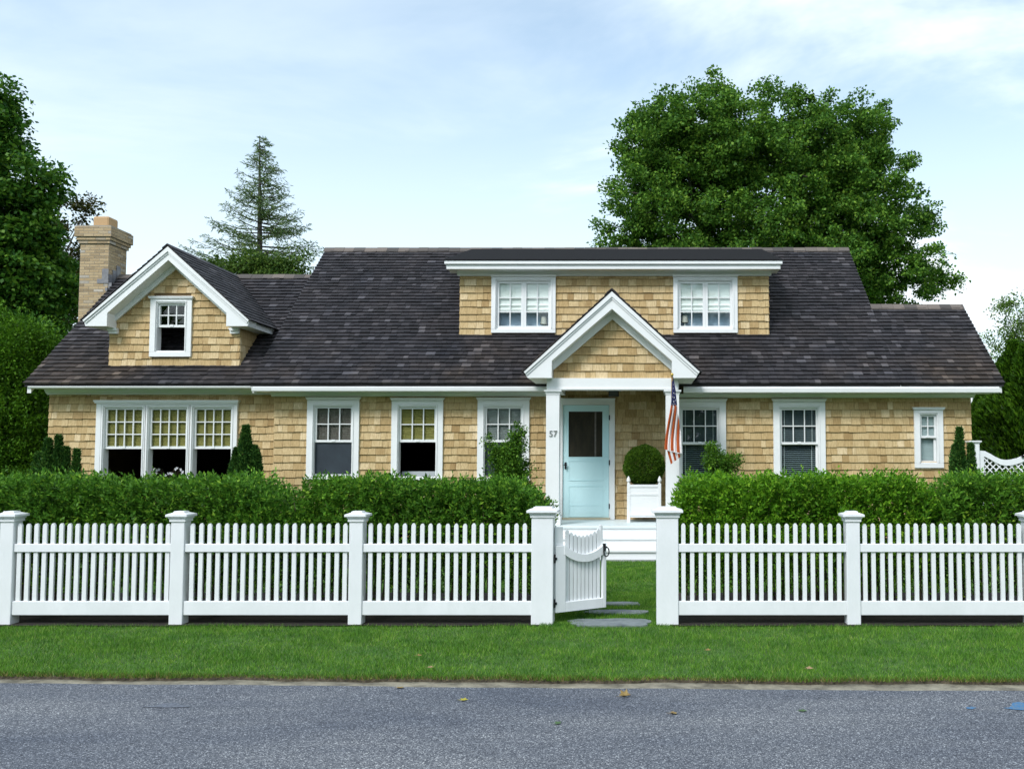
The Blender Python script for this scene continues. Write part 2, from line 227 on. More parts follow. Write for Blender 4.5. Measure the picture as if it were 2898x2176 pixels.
# ------------------------------------------------------------------ object helpers
BASE = {}
def props(o, label=None, cat=None, group=None, kind=None):
    if label: o['label'] = label
    if cat: o['category'] = cat
    if group: o['group'] = group
    if kind: o['kind'] = kind
    return o
def thing(name, loc, label, cat, group=None):
    o = bpy.data.objects.new(name, None); COL.objects.link(o); o.location = loc; o.empty_display_size = 0.2
    BASE[o.name] = Vector(loc); return props(o, label, cat, group)
def link(name, me, parent=None, smooth=False):
    o = bpy.data.objects.new(name, me); COL.objects.link(o)
    if parent is not None:
        o.parent = parent; BASE[o.name] = BASE[parent.name]
    else: BASE[o.name] = Vector((0, 0, 0))
    return o
class MB:
    def __init__(s): s.v = []; s.f = []; s.mi = []
    def face(s, pts, mi=0):
        b = len(s.v); s.v += [tuple(p) for p in pts]; s.f.append(tuple(range(b, b + len(pts)))); s.mi.append(mi)
    def box(s, x0, x1, y0, y1, z0, z1, mi=0):
        b = len(s.v)
        s.v += [(x0, y0, z0), (x1, y0, z0), (x1, y1, z0), (x0, y1, z0), (x0, y0, z1), (x1, y0, z1), (x1, y1, z1), (x0, y1, z1)]
        for q in ((0, 3, 2, 1), (4, 5, 6, 7), (0, 1, 5, 4), (1, 2, 6, 5), (2, 3, 7, 6), (3, 0, 4, 7)):
            s.f.append(tuple(b + i for i in q)); s.mi.append(mi)
        return s
    def prism(s, pts, y0, y1, mi=0):
        "pts: (x, z) outline, extruded from y0 to y1"
        n = len(pts); b = len(s.v)
        s.v += [(p[0], y0, p[1]) for p in pts] + [(p[0], y1, p[1]) for p in pts]
        s.f.append(tuple(b + i for i in range(n))); s.f.append(tuple(b + n + i for i in reversed(range(n)))); s.mi += [mi, mi]
        for i in range(n):
            j = (i + 1) % n; s.f.append((b + j, b + i, b + n + i, b + n + j)); s.mi.append(mi)
        return s
    def prismx(s, pts, x0, x1, mi=0):
        "pts: (y, z) outline, extruded from x0 to x1"
        n = len(pts); b = len(s.v)
        s.v += [(x0, p[0], p[1]) for p in pts] + [(x1, p[0], p[1]) for p in pts]
        s.f.append(tuple(b + i for i in range(n))); s.f.append(tuple(b + n + i for i in reversed(range(n)))); s.mi += [mi, mi]
        for i in range(n):
            j = (i + 1) % n; s.f.append((b + j, b + i, b + n + i, b + n + j)); s.mi.append(mi)
        return s
    def prismz(s, pts, z0, z1, mi=0):
        n = len(pts); b = len(s.v)
        s.v += [(p[0], p[1], z0) for p in pts] + [(p[0], p[1], z1) for p in pts]
        s.f.append(tuple(b + i for i in reversed(range(n)))); s.f.append(tuple(b + n + i for i in range(n))); s.mi += [mi, mi]
        for i in range(n):
            j = (i + 1) % n; s.f.append((b + i, b + j, b + n + j, b + n + i)); s.mi.append(mi)
        return s
    def tube(s, pts, rad, n=7, cap=True, mi=0):
        pts = [Vector(p) for p in pts]; b = len(s.v)
        for i, p in enumerate(pts):
            d = (pts[min(i + 1, len(pts) - 1)] - pts[max(i - 1, 0)]).normalized()
            a = d.cross(Vector((0.31, 0.95, 0.11))); a = a.normalized() if a.length > 1e-4 else Vector((1, 0, 0)); c = d.cross(a)
            r = rad[i] if hasattr(rad, '__len__') else rad
            for k in range(n):
                t = 2 * math.pi * k / n; s.v.append(tuple(p + a * (r * math.cos(t)) + c * (r * math.sin(t))))
        for i in range(len(pts) - 1):
            for k in range(n):
                k2 = (k + 1) % n; s.f.append((b + i * n + k, b + i * n + k2, b + (i + 1) * n + k2, b + (i + 1) * n + k)); s.mi.append(mi)
        if cap:
            s.f.append(tuple(b + k for k in reversed(range(n)))); e = b + (len(pts) - 1) * n; s.f.append(tuple(e + k for k in range(n))); s.mi += [mi, mi]
        return s
    def lathe(s, prof, cx, cy, n=16, mi=0):
        "prof: (r, z)"
        b = len(s.v)
        for r, z in prof:
            for k in range(n):
                t = 2 * math.pi * k / n; s.v.append((cx + r * math.cos(t), cy + r * math.sin(t), z))
        for i in range(len(prof) - 1):
            for k in range(n):
                k2 = (k + 1) % n; s.f.append((b + i * n + k, b + i * n + k2, b + (i + 1) * n + k2, b + (i + 1) * n + k)); s.mi.append(mi)
        return s
    def mesh(s, name, mats, off=(0, 0, 0), smooth=False):
        me = bpy.data.meshes.new(name)
        off = Vector(off); me.from_pydata([(v[0] - off.x, v[1] - off.y, v[2] - off.z) for v in s.v], [], s.f)
        for m in (mats if isinstance(mats, (list, tuple)) else [mats]): me.materials.append(m)
        if any(s.mi): me.polygons.foreach_set('material_index', s.mi)
        if smooth: me.polygons.foreach_set('use_smooth', [True] * len(s.f))
        me.update(); return me
    def build(s, name, mats, parent=None, bevel=0, smooth=False):
        off = BASE[parent.name] if parent is not None else Vector((0, 0, 0))
        o = link(name, s.mesh(name, mats, off, smooth), parent)
        if bevel:
            bv = o.modifiers.new('bevel', 'BEVEL'); bv.width = bevel; bv.segments = 2; bv.limit_method = 'ANGLE'; bv.angle_limit = R(40)
        return o
def quadmesh(name, V, mats, parent=None, tri=False, loc=None):
    "V: (N, k, 3) array, one k-gon each"
    n, k = V.shape[0], V.shape[1]
    off = np.array(BASE[parent.name]) if parent is not None else np.zeros(3)
    me = bpy.data.meshes.new(name); me.vertices.add(n * k); me.loops.add(n * k); me.polygons.add(n)
    me.vertices.foreach_set('co', (V.reshape(-1, 3) - off).astype(np.float32).ravel())
    me.loops.foreach_set('vertex_index', np.arange(n * k, dtype=np.int32))
    me.polygons.foreach_set('loop_start', np.arange(0, n * k, k, dtype=np.int32))
    me.materials.append(mats); me.update(calc_edges=True); me.validate()
    return link(name, me, parent)
def unit(a): return a / (np.linalg.norm(a, axis=-1, keepdims=True) + 1e-9)
def leaves(name, P, D, L, W, m, parent, fold=0.15, up=None):
    "diamond shaped leaves at P pointing along D"
    n = len(P); D = unit(D)
    ref = RNG.normal(size=(n, 3)) if up is None else up + RNG.normal(size=(n, 3)) * 0.5
    Sd = unit(np.cross(D, ref)); Nn = np.cross(Sd, D)
    L = (L * RNG.uniform(0.7, 1.25, n))[:, None]; W = (W * RNG.uniform(0.75, 1.2, n))[:, None]
    V = np.stack([P, P + D * L * 0.45 + Sd * W * 0.5 + Nn * L * fold, P + D * L, P + D * L * 0.45 - Sd * W * 0.5 + Nn * L * fold], axis=1)
    return quadmesh(name, V, m, parent)

def shingles(mb, O, u, v, n, v0, v1, expo, fn, wmin, wmax, th, jit=0.003, mi=0):
    O = np.array(O, float); u = np.array(u, float); v = np.array(v, float); n = np.array(n, float)
    i = 0; vv = v0
    while vv < v1 - 0.01:
        top = min(vv + expo, v1)
        for (a, b) in fn(vv, top):
            if b - a < 0.02: continue
            x = a - random.uniform(0, wmin * 0.8)
            while x < b - 0.005:
                wd = random.uniform(wmin, wmax); x2 = x + wd
                if b - x2 < wmin * 0.4: x2 = b
                xa, xb = max(x, a), min(x2, b)
                if xb - xa > 0.012:
                    g = 0.0018; j = random.uniform(-jit, jit); t = th * random.uniform(0.85, 1.25); tp = top + 0.012
                    P = lambda uu, w_, nn: tuple(O + u * uu + v * w_ + n * nn)
                    q = [P(xa + g, vv + j, t), P(xb - g, vv + j, t), P(xb - g, tp, 0.002), P(xa + g, tp, 0.002), P(xa + g, vv + j, -0.004), P(xb - g, vv + j, -0.004), P(xb - g, tp, -0.004), P(xa + g, tp, -0.004)]
                    k = len(mb.v); mb.v += q
                    for f in ((0, 1, 2, 3), (4, 5, 1, 0), (5, 6, 2, 1), (7, 4, 0, 3)): mb.f.append(tuple(k + z for z in f)); mb.mi.append(mi)
                x = x2
        vv += expo; i += 1
def minus(iv, holes, z0, z1):
    for (a, b, c, d) in holes:
        if min(z1, d) - max(z0, c) > 0.01:
            nx = []
            for (p, q) in iv:
                if b <= p or a >= q: nx.append((p, q)); continue
                if a > p: nx.append((p, a))
                if b < q: nx.append((b, q))
            iv = nx
    return iv
def slab(mb, x0, x1, z0, z1, y0, y1, holes, mi=0):
    "wall slab with rectangular openings"
    zs = sorted({z0, z1, *[z for h in holes for z in h[2:] if z0 < z < z1]})
    for a, b in zip(zs, zs[1:]):
        for p, q in minus([(x0, x1)], holes, a, b): mb.box(p, q, y0, y1, a, b, mi)

# ================================================================== SETTING
def grid_sheet(name, edge_fn, y1, z, m, xs):
    mb = MB()
    for a, b in zip(xs, xs[1:]): mb.face([(a, edge_fn(a), z), (b, edge_fn(b), z), (b, y1, z), (a, y1, z)])
    return props(mb.build(name, m), kind='structure')
def nz1(x, s=1.0): return 0.5 * math.sin(x * 2.3 * s + 1.1) + 0.3 * math.sin(x * 5.9 * s + 0.4) + 0.2 * math.sin(x * 13.1 * s)
def road_edge(x): return 6.215 - (0.035 if x < 0 else 0.022) * max(-12, min(12, x)) + (0.014 * nz1(x) if abs(x) < 12 else 0)
def turf_edge(x): return road_edge(x) + 0.125 + 0.05 * max(-1, min(1, (x / 5))) + 0.03 * nz1(x + 3, 1.7)
xs = [-300, -60, -20] + [-12 + 0.12 * i for i in range(201)] + [20, 60, 300]
g = MB(); g.box(-600, 600, -600, 900, -0.5, -0.06); props(g.build('ground', M['lawn']), kind='structure')
lw = MB()
for a, b in zip(xs, xs[1:]):
    ea, eb = turf_edge(a), turf_edge(b)
    lw.face([(a, ea + 0.05, 0), (b, eb + 0.05, 0), (b, 300, 0), (a, 300, 0)])
    lw.face([(a, ea, -0.05), (b, eb, -0.05), (b, eb + 0.05, 0), (a, ea + 0.05, 0)], 1)
props(lw.build('lawn', [M['lawn'], M['soil']]), kind='structure')
sh = MB()
for a, b in zip(xs, xs[1:]): sh.face([(a, road_edge(a) - 0.06, -0.034), (b, road_edge(b) - 0.06, -0.034), (b, turf_edge(b) + 0.1, -0.03), (a, turf_edge(a) + 0.1, -0.03)])
props(sh.build('road_shoulder', M['sand']), kind='structure')
rd = MB()
for a, b in zip(xs, xs[1:]): rd.face([(a, -3.2, -0.03), (b, -3.2, -0.03), (b, road_edge(b), -0.03), (a, road_edge(a), -0.03)])
props(rd.build('road', M['road']), kind='structure')
vb = MB(); vb.box(-300, 300, -120, -3.1, -0.05, 0.0); props(vb.build('far_verge', M['lawn']), kind='structure')

YF = 8.36                                                    # front of the fence
GX0, GX1 = AX(1534, 1700, YF), AX(1889, 1700, YF)
mu = MB(); rr = random.Random(3)
for (xa, xb) in ((-12, GX0 - 0.02), (GX1 + 0.02, 12)):
    n = int((xb - xa) / 0.15); q = [xa + (xb - xa) * i / n for i in range(n + 1)]; off = [0.03 * nz1(t, 2) for t in q]
    for i in range(n):
        mu.face([(q[i], YF - 0.07 + off[i], 0.012), (q[i + 1], YF - 0.07 + off[i + 1], 0.012), (q[i + 1], 10.3 + off[i + 1], 0.012), (q[i], 10.3 + off[i], 0.012)])
props(mu.build('mulch_bed', M['mulch']), kind='structure')

# ================================================================== HOUSE
YW = 15.6                      # main wall
house = thing('shingled_house', (0, YW, 0), 'long one-and-a-half-storey cedar shingled cottage with white trim and dark shingle roof behind the hedge', 'house')
TH = math.tan(R(41.7))
def plane_from(px, py, Y): p = at(px, py, Y); return (p.y, p.z)
def solveY(pl, py):
    lo, hi = 10, 40
    for _ in range(60):
        m_ = (lo + hi) / 2
        if AZ(py, m_) - (pl[1] + TH * (m_ - pl[0])) < 0: hi = m_
        else: lo = m_
    return m_
YE = 15.22
PLM = plane_from(706, 1085, YE); PLL = plane_from(66, 1086, 15.45)
def plz(pl, y): return pl[1] + TH * (y - pl[0])
def ply(pl, z): return pl[0] + (z - pl[1]) / TH
YR_M = solveY(PLM, 707); YR_R = solveY(PLM, 868); YR_L = solveY(PLL, 783)
XL_M = AX(706, 1085, YE); XR_R = AX(2844, 1092, YE); XR_M = AX(2402, 710, YR_M); XL_L = AX(66, 1086, 15.45)
XC_M = AX(776, 1200, YW); XC_R = AX(2749, 1200, YW); YWL = 15.85; XC_L = AX(139, 1150, YWL)

def roofpart(name, pl, yr, x0, x1, fn, parent=house):
    zr = plz(pl, yr); yb = 2 * yr - pl[0]
    mb = MB(); t = 0.05
    mb.prismx([(pl[0] + 0.02, pl[1] - t), (pl[0] + 0.02, pl[1] - 0.012), (yr, zr - 0.012), (yb, pl[1] - 0.012), (yb, pl[1] - t), (yr, zr - t - 0.02)], x0 + 0.01, x1 - 0.01)
    o = mb.build(name, M['roof_plain'], parent)
    c, s_ = math.cos(R(41.7)), math.sin(R(41.7))
    sb = MB(); Lm = (yr - pl[0]) / c
    shingles(sb, (0, pl[0], pl[1]), (1, 0, 0), (0, c, s_), (0, -s_, c), -0.01, Lm, 0.121, fn, 0.08, 0.18, 0.028, 0.005)
    sb.build('roof_shingles', M['roof'], o)
    bb = MB(); shingles(bb, (0, yb, pl[1]), (1, 0, 0), (0, -c, s_), (0, s_, c), 0, Lm, 0.24, lambda a, b: [(x0, x1)], 0.2, 0.4, 0.016)
    bb.build('roof_shingles', M['roof'], o)
    rb = MB(); x = x0 - 0.02
    while x < x1:
        l = min(random.uniform(0.2, 0.26), x1 - x); dz = random.uniform(0, 0.008)
        rb.prismx([(yr - 0.10, zr - 0.075 + dz), (yr, zr + 0.022 + dz), (yr + 0.10, zr - 0.075 + dz), (yr + 0.10, zr - 0.055 + dz), (yr, zr + 0.045 + dz), (yr - 0.10, zr - 0.055 + dz)], x, x + l - 0.004); x += l
    rb.build('ridge_cap', M['ridge'], o)
    return o
cM = math.cos(R(41.7))
vR = (YR_R - PLM[0]) / cM
roofpart('roof', PLM, YR_M, XL_M, XR_M, lambda a, b: [(XL_M, XR_M)])
roofpart('roof', PLM, YR_R, XR_M - 0.0, XR_R, lambda a, b: [(XR_M, XR_R)])
roofpart('roof', PLL, YR_L, XL_L, XL_M + 0.25, lambda a, b: [(XL_L, XL_M + 0.2)])

# --- wall rectangles, openings given in pixels on the wall plane: x0, x1, y_top, y_bottom of the sash opening
def rect(px0, px1, pyt, pyb, Y):
    return (AX(px0, (pyt + pyb) / 2, Y), AX(px1, (pyt + pyb) / 2, Y), AZ(pyb, Y), AZ(pyt, Y))
W1 = rect(888, 999, 1148, 1346, YW); W2 = rect(1127, 1236, 1150, 1348, YW); W3 = rect(1370, 1480, 1149, 1350, YW)
W4 = rect(1925, 2036, 1153, 1352, YW); W5 = rect(2206.5, 2317, 1153, 1352, YW); W6 = rect(2602, 2652, 1172, 1308, YW)
DR = rect(1593.4, 1723.5, 1146.6, 1473, YW)
HM = [W1, W2, W3, W4, W5, W6, DR]
ZF_M = AZ(1122, YW)                                        # bottom of the frieze board
wl = MB(); slab(wl, XC_M, XC_R, 0.12, ZF_M + 0.35, YW + 0.012, YW + 0.14, HM)
main_wall = wl.build('wall', M['sheath'], house)
sb = MB(); shingles(sb, (0, YW + 0.01, 0), (1, 0, 0), (0, 0, 1), (0, -1, 0), 0.16, ZF_M + 0.04, 0.1335, lambda a, b: minus([(XC_M, XC_R)], HM, a, b), 0.07, 0.21, 0.025, 0.005)
shingles(sb, (XC_M, YW, 0), (0, 1, 0), (0, 0, 1), (-1, 0, 0), 0.16, ZF_M + 0.04, 0.1335, lambda a, b: [(0, 0.3)], 0.1, 0.24, 0.014, 0.004)
sb.build('wall_shingles', M['cedar'], main_wall)
# left wing wall
TW = [rect(294, 405.5, 1152, 1378, YWL), rect(420, 531, 1152, 1378, YWL), rect(546, 658, 1152, 1378, YWL)]
ZF_L = AZ(1117, YWL)
wl = MB(); slab(wl, XC_L, XC_M + 0.3, 0.12, ZF_L + 0.35, YWL + 0.012, YWL + 0.14, TW)
lw_ = wl.build('wall', M['sheath'], house)
sb = MB(); shingles(sb, (0, YWL + 0.01, 0), (1, 0, 0), (0, 0, 1), (0, -1, 0), 0.14, ZF_L + 0.04, 0.1335, lambda a, b: minus([(XC_L, XC_M)], TW, a, b), 0.07, 0.21, 0.025, 0.005)
sb.build('wall_shingles', M['cedar'], lw_)
# side and rear walls, gable ends
def endwall(x0, x1, yf, pl, yr, rng):
    yb = 2 * yr - pl[0]
    mb = MB(); mb.prismx([(yf, 0.1), (yf, plz(pl, yf) - 0.09), (yr, plz(pl, yr) - 0.1), (yb - 0.35, plz(pl, yf) - 0.09), (yb - 0.35, 0.1)], x0, x1)
    o = mb.build('side_wall', M['sheath'], house)
    s2 = MB(); d = -1 if rng < 0 else 1; X = x0 if d < 0 else x1
    def fn(a, b):
        z = (a + b) / 2
        if z < plz(pl, yf): return [(yf, yb - 0.35)]
        h = (plz(pl, yr) - z) / TH; return [(yr - h + 0.1, yr + h - 0.1)] if h > 0.15 else []
    shingles(s2, (X, 0, 0), (0, 1, 0), (0, 0, 1), (d, 0, 0), 0.16, plz(pl, yr) - 0.15, 0.1335, fn, 0.1, 0.24, 0.016)
    s2.build('wall_shingles', M['cedar'], o)
endwall(XC_R - 0.14, XC_R - 0.002, YW + 0.16, PLM, YR_R, 1)
endwall(XR_M - 0.5, XR_M - 0.36, YW + 0.4, PLM, YR_M, 1)
endwall(XC_L + 0.002, XC_L + 0.14, YWL + 0.16, PLL, YR_L, -1)
endwall(XL_M + 0.28, XL_M + 0.42, YW + 0.4, PLM, YR_M, -1)
bk = MB()
for (a, b, pl, yr) in ((XL_M + 0.28, XR_M - 0.36, PLM, YR_M), (XR_M - 0.5, XC_R, PLM, YR_R), (XC_L, XL_M + 0.3, PLL, YR_L)):
    yb = 2 * yr - pl[0] - 0.35; bk.box(a + 0.01, b - 0.01, yb - 0.12, yb - 0.004, 0.1, plz(pl, pl[0] + 0.35) - 0.1)
bk.build('rear_wall', M['cedar'], house)
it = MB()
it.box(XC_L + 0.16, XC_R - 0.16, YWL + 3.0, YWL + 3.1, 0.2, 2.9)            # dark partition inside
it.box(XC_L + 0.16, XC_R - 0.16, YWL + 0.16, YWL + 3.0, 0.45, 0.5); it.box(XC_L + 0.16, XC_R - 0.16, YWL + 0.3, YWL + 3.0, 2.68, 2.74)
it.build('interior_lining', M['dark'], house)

# --- eaves: gutter, soffit, frieze
def eave(x0, x1, xw0, xw1, pl, yw, py_b, wall_face, zf):
    ye = pl[0]; zt = pl[1] - 0.02; zb = AZ(py_b, ye - 0.01)
    mb = MB(); zz = zb + (zt - zb) * 0.55
    mb.prismx([(ye + 0.02, zb), (ye + 0.02, zz + 0.02), (ye + 0.045, zt), (ye + 0.12, zt), (ye + 0.12, zb)], x0, x1)
    mb.prismx([(ye - 0.02, zb + 0.012), (ye - 0.028, zz), (ye - 0.018, zz + 0.006), (ye + 0.019, zz - 0.004), (ye + 0.019, zb + 0.002), (ye - 0.01, zb + 0.002)], x0 - 0.004, x1 + 0.004)
    mb.build('gutter', M['trim'], house)
    m2 = MB(); m2.box(x0 + 0.02, x1 - 0.02, ye + 0.123, yw + 0.1, zb + 0.012, zb + 0.032); m2.build('soffit', M['trim'], house)
    m3 = MB(); zs = zb + 0.009
    m3.box(xw0, xw1, yw - 0.028, yw - 0.002, zf, zs); m3.prismx([(yw - 0.03, zs - 0.07), (yw - 0.07, zs - 0.012), (yw - 0.07, zs), (yw - 0.029, zs)], xw0 - 0.03, xw1 + 0.03)
    m3.box(xw0 - 0.004, xw1 + 0.004, yw - 0.04, yw - 0.0285, zf, zf + 0.022)
    m3.build('frieze_board', M['trim'], house)
eave(XL_M + 0.05, AX(1552, 1100, YE), XC_M - 0.02, AX(1578, 1100, YW), PLM, YW, 1108, YW, ZF_M)
eave(AX(1935, 1100, YE), XR_R - 0.09, AX(1888, 1100, YW), XC_R + 0.02, PLM, YW, 1112, YW, AZ(1126, YW))
eave(XL_L + 0.10, XL_M + 0.06, XC_L - 0.02, XC_M - 0.03, PLL, YWL, 1099, YWL, ZF_L)
for (pl, yr, x, s_) in ((PLM, YR_M, XL_M, 1), (PLM, YR_R, XR_R, -1), (PLM, YR_M, XR_M, -1), (PLL, YR_L, XL_L, 1)):
    zr = plz(pl, yr); rk = MB()
    if x == XR_M:
        ys = YR_R + 0.02; rk.prismx([(ys, plz(pl, ys) - 0.24), (ys, plz(pl, ys) - 0.06), (yr, zr - 0.065), (yr, zr - 0.245)], x - 0.10, x - 0.03)
    else: rk.prismx([(pl[0] + 0.06, pl[1] - 0.16), (pl[0] + 0.06, pl[1] - 0.052), (yr, zr - 0.074), (yr, zr - 0.25)], min(x + s_ * 0.03, x + s_ * 0.10), max(x + s_ * 0.03, x + s_ * 0.10))
    rk.build('rake_board', M['trim'], house)

# --- windows
def window(o, Y, open_=False, kind='dh', cols=3, rows=2, cas=0.115, meet=None, cap='crown', upper=None, lower=None, lab=None, sill=True, headh=0.10):
    """o: opening (x0,x1,z0,z1); casing proud of the shingles; sash recessed."""
    x0, x1, z0, z1 = o; yc = Y - 0.045
    mb = MB(); c = cas
    mb.box(x0 - c, x0, yc, Y + 0.02, z0 - 0.02, z1 + headh); mb.box(x1, x1 + c, yc, Y + 0.02, z0 - 0.02, z1 + headh)
    mb.box(x0, x1, yc, Y + 0.02, z1, z1 + headh)
    for xa, xb in ((x0 - 0.018, x0 - 0.004), (x1 + 0.004, x1 + 0.018)): mb.box(xa, xb, yc - 0.012, yc - 0.001, z0, z1 + 0.018)
    mb.box(x0 - 0.018, x1 + 0.018, yc - 0.012, yc - 0.001, z1 + 0.019, z1 + 0.033)
    if cap == 'crown': mb.prism([(x0 - c - 0.002, z1 + headh + 0.002), (x0 - c - 0.03, z1 + headh + 0.05), (x1 + c + 0.03, z1 + headh + 0.05), (x1 + c + 0.002, z1 + headh + 0.002)], yc - 0.025, Y)
    elif cap == 'flat':
        mb.box(x0 - c - 0.02, x1 + c + 0.02, yc - 0.025, Y, z1 + headh + 0.002, z1 + headh + 0.022); mb.box(x0 - c - 0.03, x1 + c + 0.03, yc - 0.035, Y, z1 + headh + 0.024, z1 + headh + 0.045)
    if sill: mb.box(x0 - c - 0.02, x1 + c + 0.02, yc - 0.03, Y + 0.02, z0 - 0.06, z0 - 0.022)
    else: mb.box(x0 - c, x1 + c, yc, Y + 0.02, z0 - c, z0 - 0.022)
    mb.box(x0, x1, yc + 0.02, Y + 0.12, z0 - 0.02, z0)
    # jamb lining
    mb.box(x0 - 0.001, x0 + 0.012, yc + 0.01, Y + 0.13, z0 + 0.001, z1 - 0.001); mb.box(x1 - 0.012, x1 + 0.001, yc + 0.01, Y + 0.13, z0 + 0.001, z1 - 0.001)
    mb.box(x0 + 0.012, x1 - 0.012, yc + 0.01, Y + 0.13, z1 - 0.012, z1)
    win = mb.build('window', M['trim'], house, bevel=0.003)
    if lab: win['label'] = lab
    xa, xb = x0 + 0.013, x1 - 0.013; zm = meet if meet is not None else (z0 + z1) / 2; fw = 0.032
    def sash(xa, xb, za, zb, y, cols, rows, st=fw, bot=fw):
        s = MB(); s.box(xa, xa + st, y, y + 0.035, za, zb); s.box(xb - st, xb, y, y + 0.035, za, zb)
        s.box(xa + st, xb - st, y, y + 0.035, za, za + bot); s.box(xa + st, xb - st, y, y + 0.035, zb - st, zb)
        gx0, gx1, gz0, gz1 = xa + st, xb - st, za + bot, zb - st
        for i in range(1, cols): t = gx0 + (gx1 - gx0) * i / cols; s.box(t - 0.009, t + 0.009, y + 0.004, y + 0.03, gz0, gz1)
        for j in range(1, rows):
            t = gz0 + (gz1 - gz0) * j / rows
            for i in range(cols):
                p = gx0 + (gx1 - gx0) * i / cols + (0.0095 if i else 0); q = gx0 + (gx1 - gx0) * (i + 1) / cols - (0.0095 if i < cols - 1 else 0)
                s.box(p, q, y + 0.006, y + 0.028, t - 0.009, t + 0.009)
        s.build('sash', M['trim'], win)
        gm = MB(); gm.box(gx0 - 0.005, gx1 + 0.005, y + 0.015, y + 0.019, gz0 - 0.005, gz1 + 0.005); gm.build('pane', M['glass'], win)
        return gx0, gx1, gz0, gz1
    if kind == 'dh':
        g1 = sash(xa, xb, zm - 0.02, z1 - 0.013, Y + 0.005, cols, rows, bot=0.04)
        if open_:
            s_ = MB(); s_.box(xa, xb, Y + 0.045, Y + 0.08, zm - 0.018, zm + 0.03); s_.build('sash', M['trim'], win)
        else: sash(xa, xb, z0 + 0.001, zm - 0.0005, Y + 0.045, 1, 1)
        hd = MB(); mxm = (xa + xb) / 2; hd.box(mxm - 0.03, mxm + 0.03, Y - 0.004, Y + 0.004, zm - 0.015, zm + 0.028); hd.build('sash_lock', M['trim'], win)
    elif kind == 'casement':
        mid = (xa + xb) / 2
        g1 = sash(xa, mid - 0.006, z0 + 0.001, z1 - 0.013, Y + 0.005, cols, rows, st=0.042, bot=0.05)
        g2 = sash(mid + 0.006, xb, z0 + 0.001, z1 - 0.013, Y + 0.005, cols, rows, st=0.042, bot=0.05)
        ml = MB(); ml.box(mid - 0.005, mid + 0.005, Y + 0.002, Y + 0.04, z0, z1 - 0.013); ml.build('mullion', M['trim'], win)
    def fill(x_a, x_b, z_a, z_b, what, y=None):
        if what is None: return
        y = (Y + 0.052) if y is None else y
        if what in ('slat', 'slatlight'):
            s = MB(); z = z_a
            while z < z_b: s.face([(x_a, y + 0.012, z + 0.019), (x_b, y + 0.012, z + 0.019), (x_b, y - 0.004, z), (x_a, y - 0.004, z)]); z += 0.036
            s.build('venetian_blind', M[what], win)
            for t in (0.12, 0.86): cdm = MB(); xx = x_a + (x_b - x_a) * t; cdm.box(xx - 0.006, xx + 0.006, y - 0.008, y - 0.006, z_a, z_b); cdm.build('blind_tape', M['slatlight'], win)
        elif what == 'bamboo' or what == 'bamboo2' or what == 'greyshade':
            s = MB(); z = z_b; nfold = 40; i = 0
            zz = [z_b - (z_b - z_a) * k / nfold for k in range(nfold + 1)]
            for k in range(nfold): d = 0.004 * (k % 2); s.face([(x_a, y + d, zz[k + 1]), (x_b, y + d, zz[k + 1]), (x_b, y + 0.004 - d, zz[k]), (x_a, y + 0.004 - d, zz[k])])
            s.build('blind', M[what], win)
        elif what == 'linen':
            s = MB(); zlow = z_a + (z_b - z_a) * 0.36; k = 14
            for i in range(k):
                za_, zb_ = zlow + (z_b - zlow) * i / k, zlow + (z_b - zlow) * (i + 1) / k; b0 = 0.022 * (1 if i in (1, 3) else 0); b1 = 0.022 * (1 if i in (0, 2) else 0)
                s.face([(x_a, y - b0, za_), (x_b, y - b0, za_), (x_b, y - b1, zb_), (x_a, y - b1, zb_)])
            s.build('roman_shade', M['linen'], win)
            f_ = MB(); nn = 14
            for i in range(nn):
                p = x_a + (x_b - x_a) * i / nn; f_.box(p + 0.004, p + (x_b - x_a) / nn - 0.004, y - 0.003, y, zlow - 0.018, zlow)
            f_.build('shade_fringe', M['linen'], win)
        else:
            s = MB(); s.box(x_a, x_b, y, y + 0.004, z_a, z_b); s.build('screen', M[what], win)
    if kind == 'dh': fill(x0 + 0.015, x1 - 0.015, zm, z1 - 0.02, upper); fill(x0 + 0.015, x1 - 0.015, z0 + 0.035, zm - 0.03, lower, Y + (0.035 if lower == 'screen' else 0.10))
    else: fill(x0 + 0.015, x1 - 0.015, z0, z1 - 0.02, upper)
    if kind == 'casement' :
        s = MB(); s.box(x0 + 0.015, x1 - 0.015, Y + 0.205, Y + 0.209, z0, z1); s.build('lit_room_backdrop', M['roomlight'], win)  # added board behind the casements; its pale blue stands for room light
    return win
MEET = AZ(1248, YW)
window(W1, YW, upper='bamboo2', lower='screen', meet=MEET, lab='window with dim brown blind above a slate-coloured lower pane')
window(W2, YW, open_=True, upper='bamboo', lower=None, meet=MEET, lab='window with yellow bamboo blind above a black open lower half')
window(W3, YW, upper='greyshade', lower='screen', meet=MEET, lab='window with grey shade, half hidden by a leafy shrub')
window(W4, YW, upper='slat', lower='slat', meet=AZ(1254, YW), lab='window with venetian blind beside the porch, behind the flag')
window(W5, YW, upper='slat', lower='slat', meet=AZ(1254, YW), lab='window with dark venetian blind in the right wing')
window(W6, YW, cols=2, rows=2, cas=0.10, upper='sheer', lower='sheer', meet=AZ(1236, YW), cap='flat', sill=False, headh=0.075, lab='small narrow window near the right corner')
sills = MB(); sills.box(W2[0] + 0.02, W2[1] - 0.02, YW + 0.2, YW + 0.5, W2[2] - 0.02, W2[2] + 0.085); sills.build('window_seat', M['slatlight'], house)
